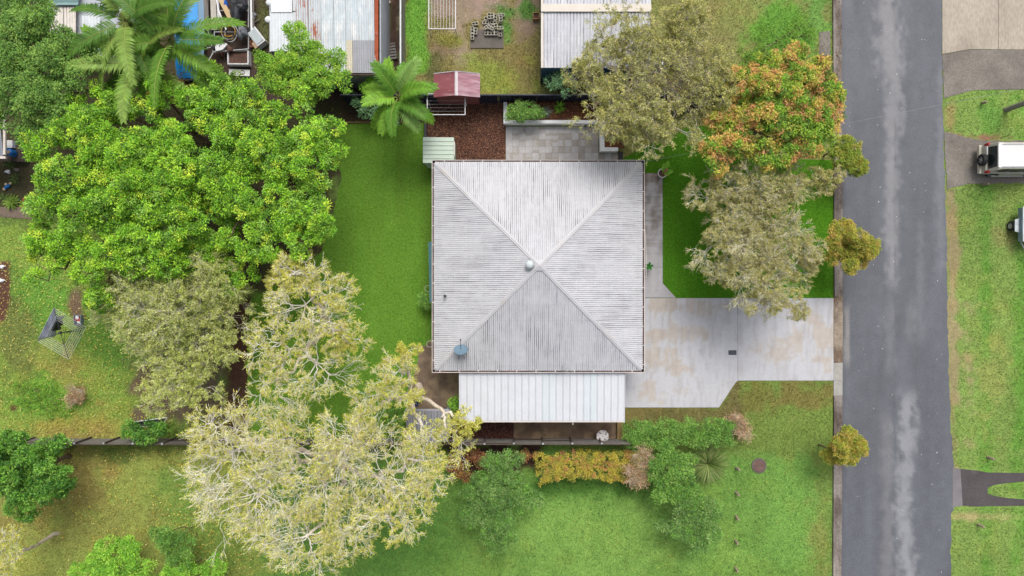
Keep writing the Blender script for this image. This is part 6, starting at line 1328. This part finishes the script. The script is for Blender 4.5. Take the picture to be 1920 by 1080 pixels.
# ------------------------------------------------------------------ vehicles
m_sil = mat('silver_beige_paint', A(196, 192, 178), .35, .05, 2.0, spec=.5); m_cwh = mat('white_car_paint', A(236, 236, 236), .3, .03, 2.0, spec=.5); m_tint = mat('tinted_glass', (.012, .016, .016), .06, .05, 1.0, spec=.7); m_redl = mat('red_lens', A(176, 40, 46), .2, .1, 2.0); m_rim = mat('alloy', A(190, 190, 192), .35, .08, 2.0, metal=.4)
suv = thing('parked_car', 'white and silver four wheel drive parked at the right edge with spare wheel', 'car', (28.78, 7.92, 0))
def loft(secs, parent, name, m_, bevel=.03):
    """secs: list of (x, halfwidth, z0, z1)"""
    V = [];
    for x, hw, z0, z1 in secs: V += [(x, -hw, z0), (x, hw, z0), (x, hw, z1), (x, -hw, z1)]
    n = len(secs); Fc = [(0, 1, 2, 3), tuple(range(4*n-1, 4*n-5, -1))]
    for i in range(n-1): Fc += [(4*i+j, 4*(i+1)+j, 4*(i+1)+(j+1) % 4, 4*i+(j+1) % 4) for j in range(4)]
    return MB().add(V, Fc).build(name, m_, parent, bevel=bevel)
loft([(.16, .80, .5, 1.02), (.2, .90, .42, 1.05), (1.2, .92, .36, 1.06), (3.3, .92, .36, 1.04), (4.4, .88, .4, .98), (4.62, .78, .48, .92)], suv, 'body', m_sil, .09)
loft([(.2, .86, 1.04, 1.10), (.34, .84, 1.03, 1.82), (.6, .8, 1.03, 1.87), (2.4, .8, 1.03, 1.88), (2.75, .78, 1.03, 1.82), (3.45, .84, 1.02, 1.06)], suv, 'cabin', m_sil, .06)
loft([(.3, .70, 1.83, 1.86), (.42, .735, 1.84, 1.9), (2.5, .735, 1.84, 1.9), (2.74, .68, 1.83, 1.86)], suv, 'roof', m_cwh, .02)
MB().add([(.185, -.66, 1.14), (.185, .66, 1.14), (.30, .62, 1.74), (.30, -.62, 1.74)], [(3, 2, 1, 0)]).build('rear_window', m_tint, suv)
MB().add([(3.42, -.74, 1.09), (3.42, .74, 1.09), (2.8, .68, 1.8), (2.8, -.68, 1.8)], [(0, 1, 2, 3)]).build('windscreen', m_tint, suv)
for s in (-1, 1):
    for xa, xb in ((.55, 1.2), (1.26, 2.02), (2.08, 2.75)):
        V = [(xa+(.12 if xa < .6 else 0), s*.868, 1.14), (xb, s*.868, 1.14), (xb, s*.822, 1.72), (xa, s*.822, 1.72)]; MB().add(V, [(0, 1, 2, 3) if s < 0 else (3, 2, 1, 0)]).build('side_window', m_tint, suv)
    MB().box((.22, s*.83, 1.02), (.14, .16, .36)).build('tail_light', m_redl, suv, bevel=.02); MB().tube([(.5, s*.68, 1.91), (.55, s*.68, 1.95), (2.4, s*.68, 1.95), (2.45, s*.68, 1.91)], .018, 6).build('roof_rail', m_rim, suv)
    for x in (1.55, 2.4): MB().box((x, s*.94, .92), (.18, .03, .035)).build('door_handle', m_cwh, suv, bevel=.008)
    for x in (.95, 3.65):
        wh = MB().lathe((x, s*.84, .37), [(.22, -.12), (.34, -.12), (.37, -.08), (.37, .08), (.34, .12), (.22, .12)], 22, 'y').build('wheel', m_blackr, suv, True); MB().lathe((x, s*.88, .37), [(0, s*.06), (.07, s*.06), (.2, s*.03), (.22, s*.07)], 16, 'y').build('rim', m_rim, wh)
    MB().box((1.9, s*.97, .34), (2.0, .12, .05)).build('side_step', m_sil, suv, bevel=.01); MB().box((2.95, s*1.0, 1.12), (.14, .2, .16)).build('mirror', m_cwh, suv, bevel=.03)
MB().box((.1, 0, .52), (.22, 1.76, .24)).build('rear_bumper', m_sil, suv, bevel=.06); MB().box((.165, .45, 1.08), (.06, .5, .08)).build('door_trim', m_cwh, suv, bevel=.01)
spw = MB().lathe((-.06, -.1, .98), [(.0, .16), (.3, .16), (.36, .1), (.36, -.08), (.32, -.12), (.22, -.12), (.2, -.06), (0, -.04)], 26, 'x').build('spare_wheel', m_blackr, suv, True)
MB().lathe((-.13, -.1, .98), [(.0, -.02), (.06, -.02), (.07, .03), (.2, .04), (.215, -.03), (.225, -.03)], 22, 'x').build('rim', m_rim, spw)
for i in range(6):
    a = i*math.pi/3; MB().box((-.14, -.1+.125*math.cos(a), .98+.125*math.sin(a)), (.02, .05, .16), 0, tilt=('X', a+math.pi/2)).build('spoke', m_rim, spw)
MB().tube([(-.02, -.1, .42), (-.22, -.1, .4)], .03, 6).build('tow_bar', m_dark, suv)
tr_ = thing('box_trailer', 'blue grey box trailer cut off by the right edge', 'trailer', (32.0, 3.9, 0)); m_tbl = mat('trailer_grey', A(136, 156, 172), .5, .12, 2.0); m_tbi = mat('trailer_rim', A(206, 216, 222), .45)
for (cx_, cy_, sx, sy) in ((0, 1.0, 1.5, .05), (0, -1.0, 1.5, .05), (-.75, 0, .05, 2.05), (.75, 0, .05, 2.05)): MB().box((cx_, cy_, .75), (sx, sy, .42)).build('side_panel', m_tbl, tr_)
MB().box((0, 0, .54), (1.45, 1.95, .04)).build('floor', m_galv, tr_)
for (cx_, cy_, sx, sy) in ((0, 1.03, 1.62, .07), (0, -1.03, 1.62, .07), (-.78, 0, .07, 2.0), (.78, 0, .07, 2.0)): MB().box((cx_, cy_, .98), (sx, sy, .05)).build('top_rail', m_tbi, tr_)
for s in (-1, 1):
    w_ = MB().lathe((s*1.0, -.05, .31), [(.17, -.1), (.27, -.1), (.31, -.06), (.31, .06), (.27, .1), (.17, .1)], 20, 'x').build('wheel', m_blackr, tr_, True); MB().lathe((s*1.06, -.05, .31), [(0, s*.03), (.05, s*.03), (.13, 0), (.18, s*.04)], 16, 'x').build('rim', m_rim, w_)
    MB().prism([(s*.8, -.48), (s*1.06, -.42), (s*1.06, .32), (s*.8, .38)][::s], .64, .68).build('mudguard', m_tbi, tr_)
for s in (-.6, .6): MB().tube([(s, -1.0, .5), (0, -2.1, .48)], .04, 6).build('drawbar', m_galv, tr_)

# ------------------------------------------------------------------ grass blades, leaf litter, bark chips: nobody could count them
def blades(name, n, area, mask, colf, seed, L_=(.05, .13), w_=.022, label=None, lean=.8):
    r = np.random.default_rng(seed); x = r.uniform(area[0], area[2], n); y = r.uniform(area[3], area[1], n); keep = mask(960+x*30, 540-y*30); x, y = x[keep], y[keep]
    C, g = colf(x, y); k2 = r.random(len(x)) < g; x, y, C = x[k2], y[k2], C[k2]; m = len(x)
    a = r.uniform(0, 2*math.pi, m); l_ = r.uniform(*L_, m); t = r.uniform(.2, lean, m)*1.3; d = np.stack([np.cos(a), np.sin(a)], 1); s = np.stack([-d[:, 1], d[:, 0]], 1)*w_*.5*r.uniform(.7, 1.4, (m, 1))
    z0 = np.full(m, -.012); V = np.stack([np.column_stack([x, y, z0])+np.column_stack([s, 0*x]), np.column_stack([x, y, z0])-np.column_stack([s, 0*x]), np.column_stack([x+d[:, 0]*l_*np.sin(t), y+d[:, 1]*l_*np.sin(t), .01+l_*np.cos(t)])], 1).reshape(-1, 3)
    C = np.clip(C*r.lognormal(.04, .42, (m, 1))*(1+r.normal(0, .06, (m, 3))), .003, .8)
    o = mesh_obj(name, V, np.arange(3*m).reshape(m, 3), m_leaf, None, np.repeat(C, 3, 0)); tag(o, label, 'grass', None, 'stuff')
HARD = [[(1120, 557), (1566, 557), (1566, 716), (1382, 716), (1350, 766), (1120, 766)], [(1150, 322), (1245, 322), (1245, 530), (1270, 560), (1150, 560)], [(1559, -50), (1772, -50), (1777, 540), (1785, 800), (1783, 1130), (1559, 1130)], [(1766, -50), (1940, -50), (1940, 166), (1825, 171), (1768, 186)], [(1768, 247), (1815, 256), (1850, 262), (1940, 260), (1940, 346), (1815, 346), (1774, 357)], [(1784, 874), (1940, 887), (1940, 905), (1854, 912), (1854, 928), (1940, 934), (1940, 949), (1784, 954)], [(795, 186), (1135, 186), (1170, 286), (1170, 320), (795, 320)], [(812, 300), (1208, 300), (1208, 790), (860, 790), (812, 698)], [(762, 770), (780, 690), (790, 645), (870, 640), (870, 832), (755, 832)], [(860, 780), (1170, 780), (1170, 834), (845, 834)], [(880, 55), (946, 55), (946, 92), (880, 92)], LAWN_B, LAWN_F]
def mask_out(px, py):
    k = np.ones(len(px), bool)
    for P in HARD: k &= pdist(px, py, P) < 0
    return k
blades('rough_grass', 420000, (-33, 19, 33, -19), mask_out, ground_col, 61, (.05, .14), .028, 'rough mixed grass over the yards and verges')
def lawnf(c1, sp):
    def f(x, y): return np.tile(A(*c1), (len(x), 1))*(.8+.4*fbm(x*.9, y*.9, 71, 3))[:, None], np.full(len(x), sp)
    return f
blades('back_lawn_grass', 90000, (-16.5, 10.4, -4.8, -9.8), lambda a, b: (pdist(a, b, LAWN_B) > 0.5) & (pdist(a, b, PADW) < -1.5), lawnf((112, 158, 58), 1), 62, (.03, .07), .02, 'short green grass of the back lawn')
blades('front_lawn_grass', 60000, (6.8, 10.2, 20.1, -.7), lambda a, b: pdist(a, b, LAWN_F) > 0.5, lawnf((76, 132, 30), 1), 63, (.03, .06), .02, 'dense deep green turf of the front lawn')
def litter(name, n, poly, cols, seed, label, size=(.05, .11), z=.035, clump=0.0, mask=None):
    r = np.random.default_rng(seed); P = np.array(poly, float); x = r.uniform(P[:, 0].min(), P[:, 0].max(), n); y = r.uniform(P[:, 1].min(), P[:, 1].max(), n); k = pdist(x, y, poly) > 0
    if clump: k &= r.random(n) < sstep(.35, .7, fbm(x/30., y/30., seed, 3))
    if mask is not None: k &= mask(x, y)
    x, y = x[k], y[k]; m = len(x); p = np.stack([(x-960)/30., (540-y)/30., np.full(m, z)+r.uniform(0, .025, m)], 1); a = r.uniform(0, 2*math.pi, m); D = unit(np.stack([np.cos(a), np.sin(a), r.normal(0, .15, m)], 1)); N_ = unit(np.array([0, 0, 1.])+r.normal(0, .25, (m, 3))); l_ = r.uniform(*size, m)
    c = np.array([A(*q) for q in cols])[r.integers(len(cols), size=m)]*r.uniform(.8, 1.25, (m, 1))
    V, Fc, C = leaf_mesh(p, D, N_, l_, l_*r.uniform(.3, .5, m), c); V[:, 2] = np.maximum(V[:, 2], z-.01); tag(mesh_obj(name, V, Fc, m_leaf, None, C), label, 'litter', None, 'stuff')
YL = [(230, 216, 96), (220, 204, 100), (206, 192, 92), (238, 230, 150)]
litter('fallen_leaves', 3400, [(0, 430), (330, 560), (330, 820), (0, 820)], YL, 81, 'yellow leaves fallen over the left yard', (.06, .15), .07); litter('fallen_leaves', 5200, [(90, 845), (420, 840), (480, 1080), (0, 1080), (0, 980)], YL+[(176, 130, 70)], 82, 'yellow leaves fallen over the bottom left yard', (.06, .16), .07, .5)
litter('fallen_leaves', 900, [(700, 930), (1300, 930), (1550, 860), (1550, 1080), (600, 1080)], YL, 83, 'scattered yellow flecks on the lower lawn', (.04, .1), .07, .4); litter('bark_chips', 9000, [(801, 191), (947, 191), (947, 300), (801, 300)], [(150, 100, 74), (112, 74, 58), (72, 50, 44), (176, 128, 100), (92, 62, 52)], 84, 'brown bark chips of the mulch bed', (.05, .13), .03)
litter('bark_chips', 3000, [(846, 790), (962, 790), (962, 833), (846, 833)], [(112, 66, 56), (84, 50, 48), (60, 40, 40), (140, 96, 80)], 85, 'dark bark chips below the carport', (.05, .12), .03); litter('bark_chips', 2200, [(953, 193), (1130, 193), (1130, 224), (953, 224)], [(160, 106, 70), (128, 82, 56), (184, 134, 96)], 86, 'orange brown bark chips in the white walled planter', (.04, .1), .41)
litter('fallen_leaves', 1800, [(1768, 345), (1920, 345), (1920, 870), (1788, 870)], [(186, 178, 110), (160, 150, 90), (206, 200, 140)], 87, 'dry flecks on the far verge', (.04, .09), .06, .3, mask_out); litter('fallen_leaves', 700, [(1560, 0), (1577, 0), (1577, 560), (1562, 560)], [(150, 116, 70), (186, 150, 80), (110, 84, 60)], 88, 'brown leaves caught in the kerb channel', (.05, .12), .03, .4)
litter('road_specks', 60, [(1590, 0), (1760, 0), (1775, 1080), (1590, 1080)], [(240, 240, 240), (210, 206, 190)], 89, 'white specks scattered on the asphalt', (.05, .12), .075)
litter('fallen_leaves', 2600, [(380, 160), (650, 190), (600, 470), (440, 560), (100, 480), (60, 250)], [(120, 96, 66), (146, 118, 76), (96, 76, 54), (170, 150, 84)], 90, 'brown leaf litter under the lime green trees', (.06, .15), .03)
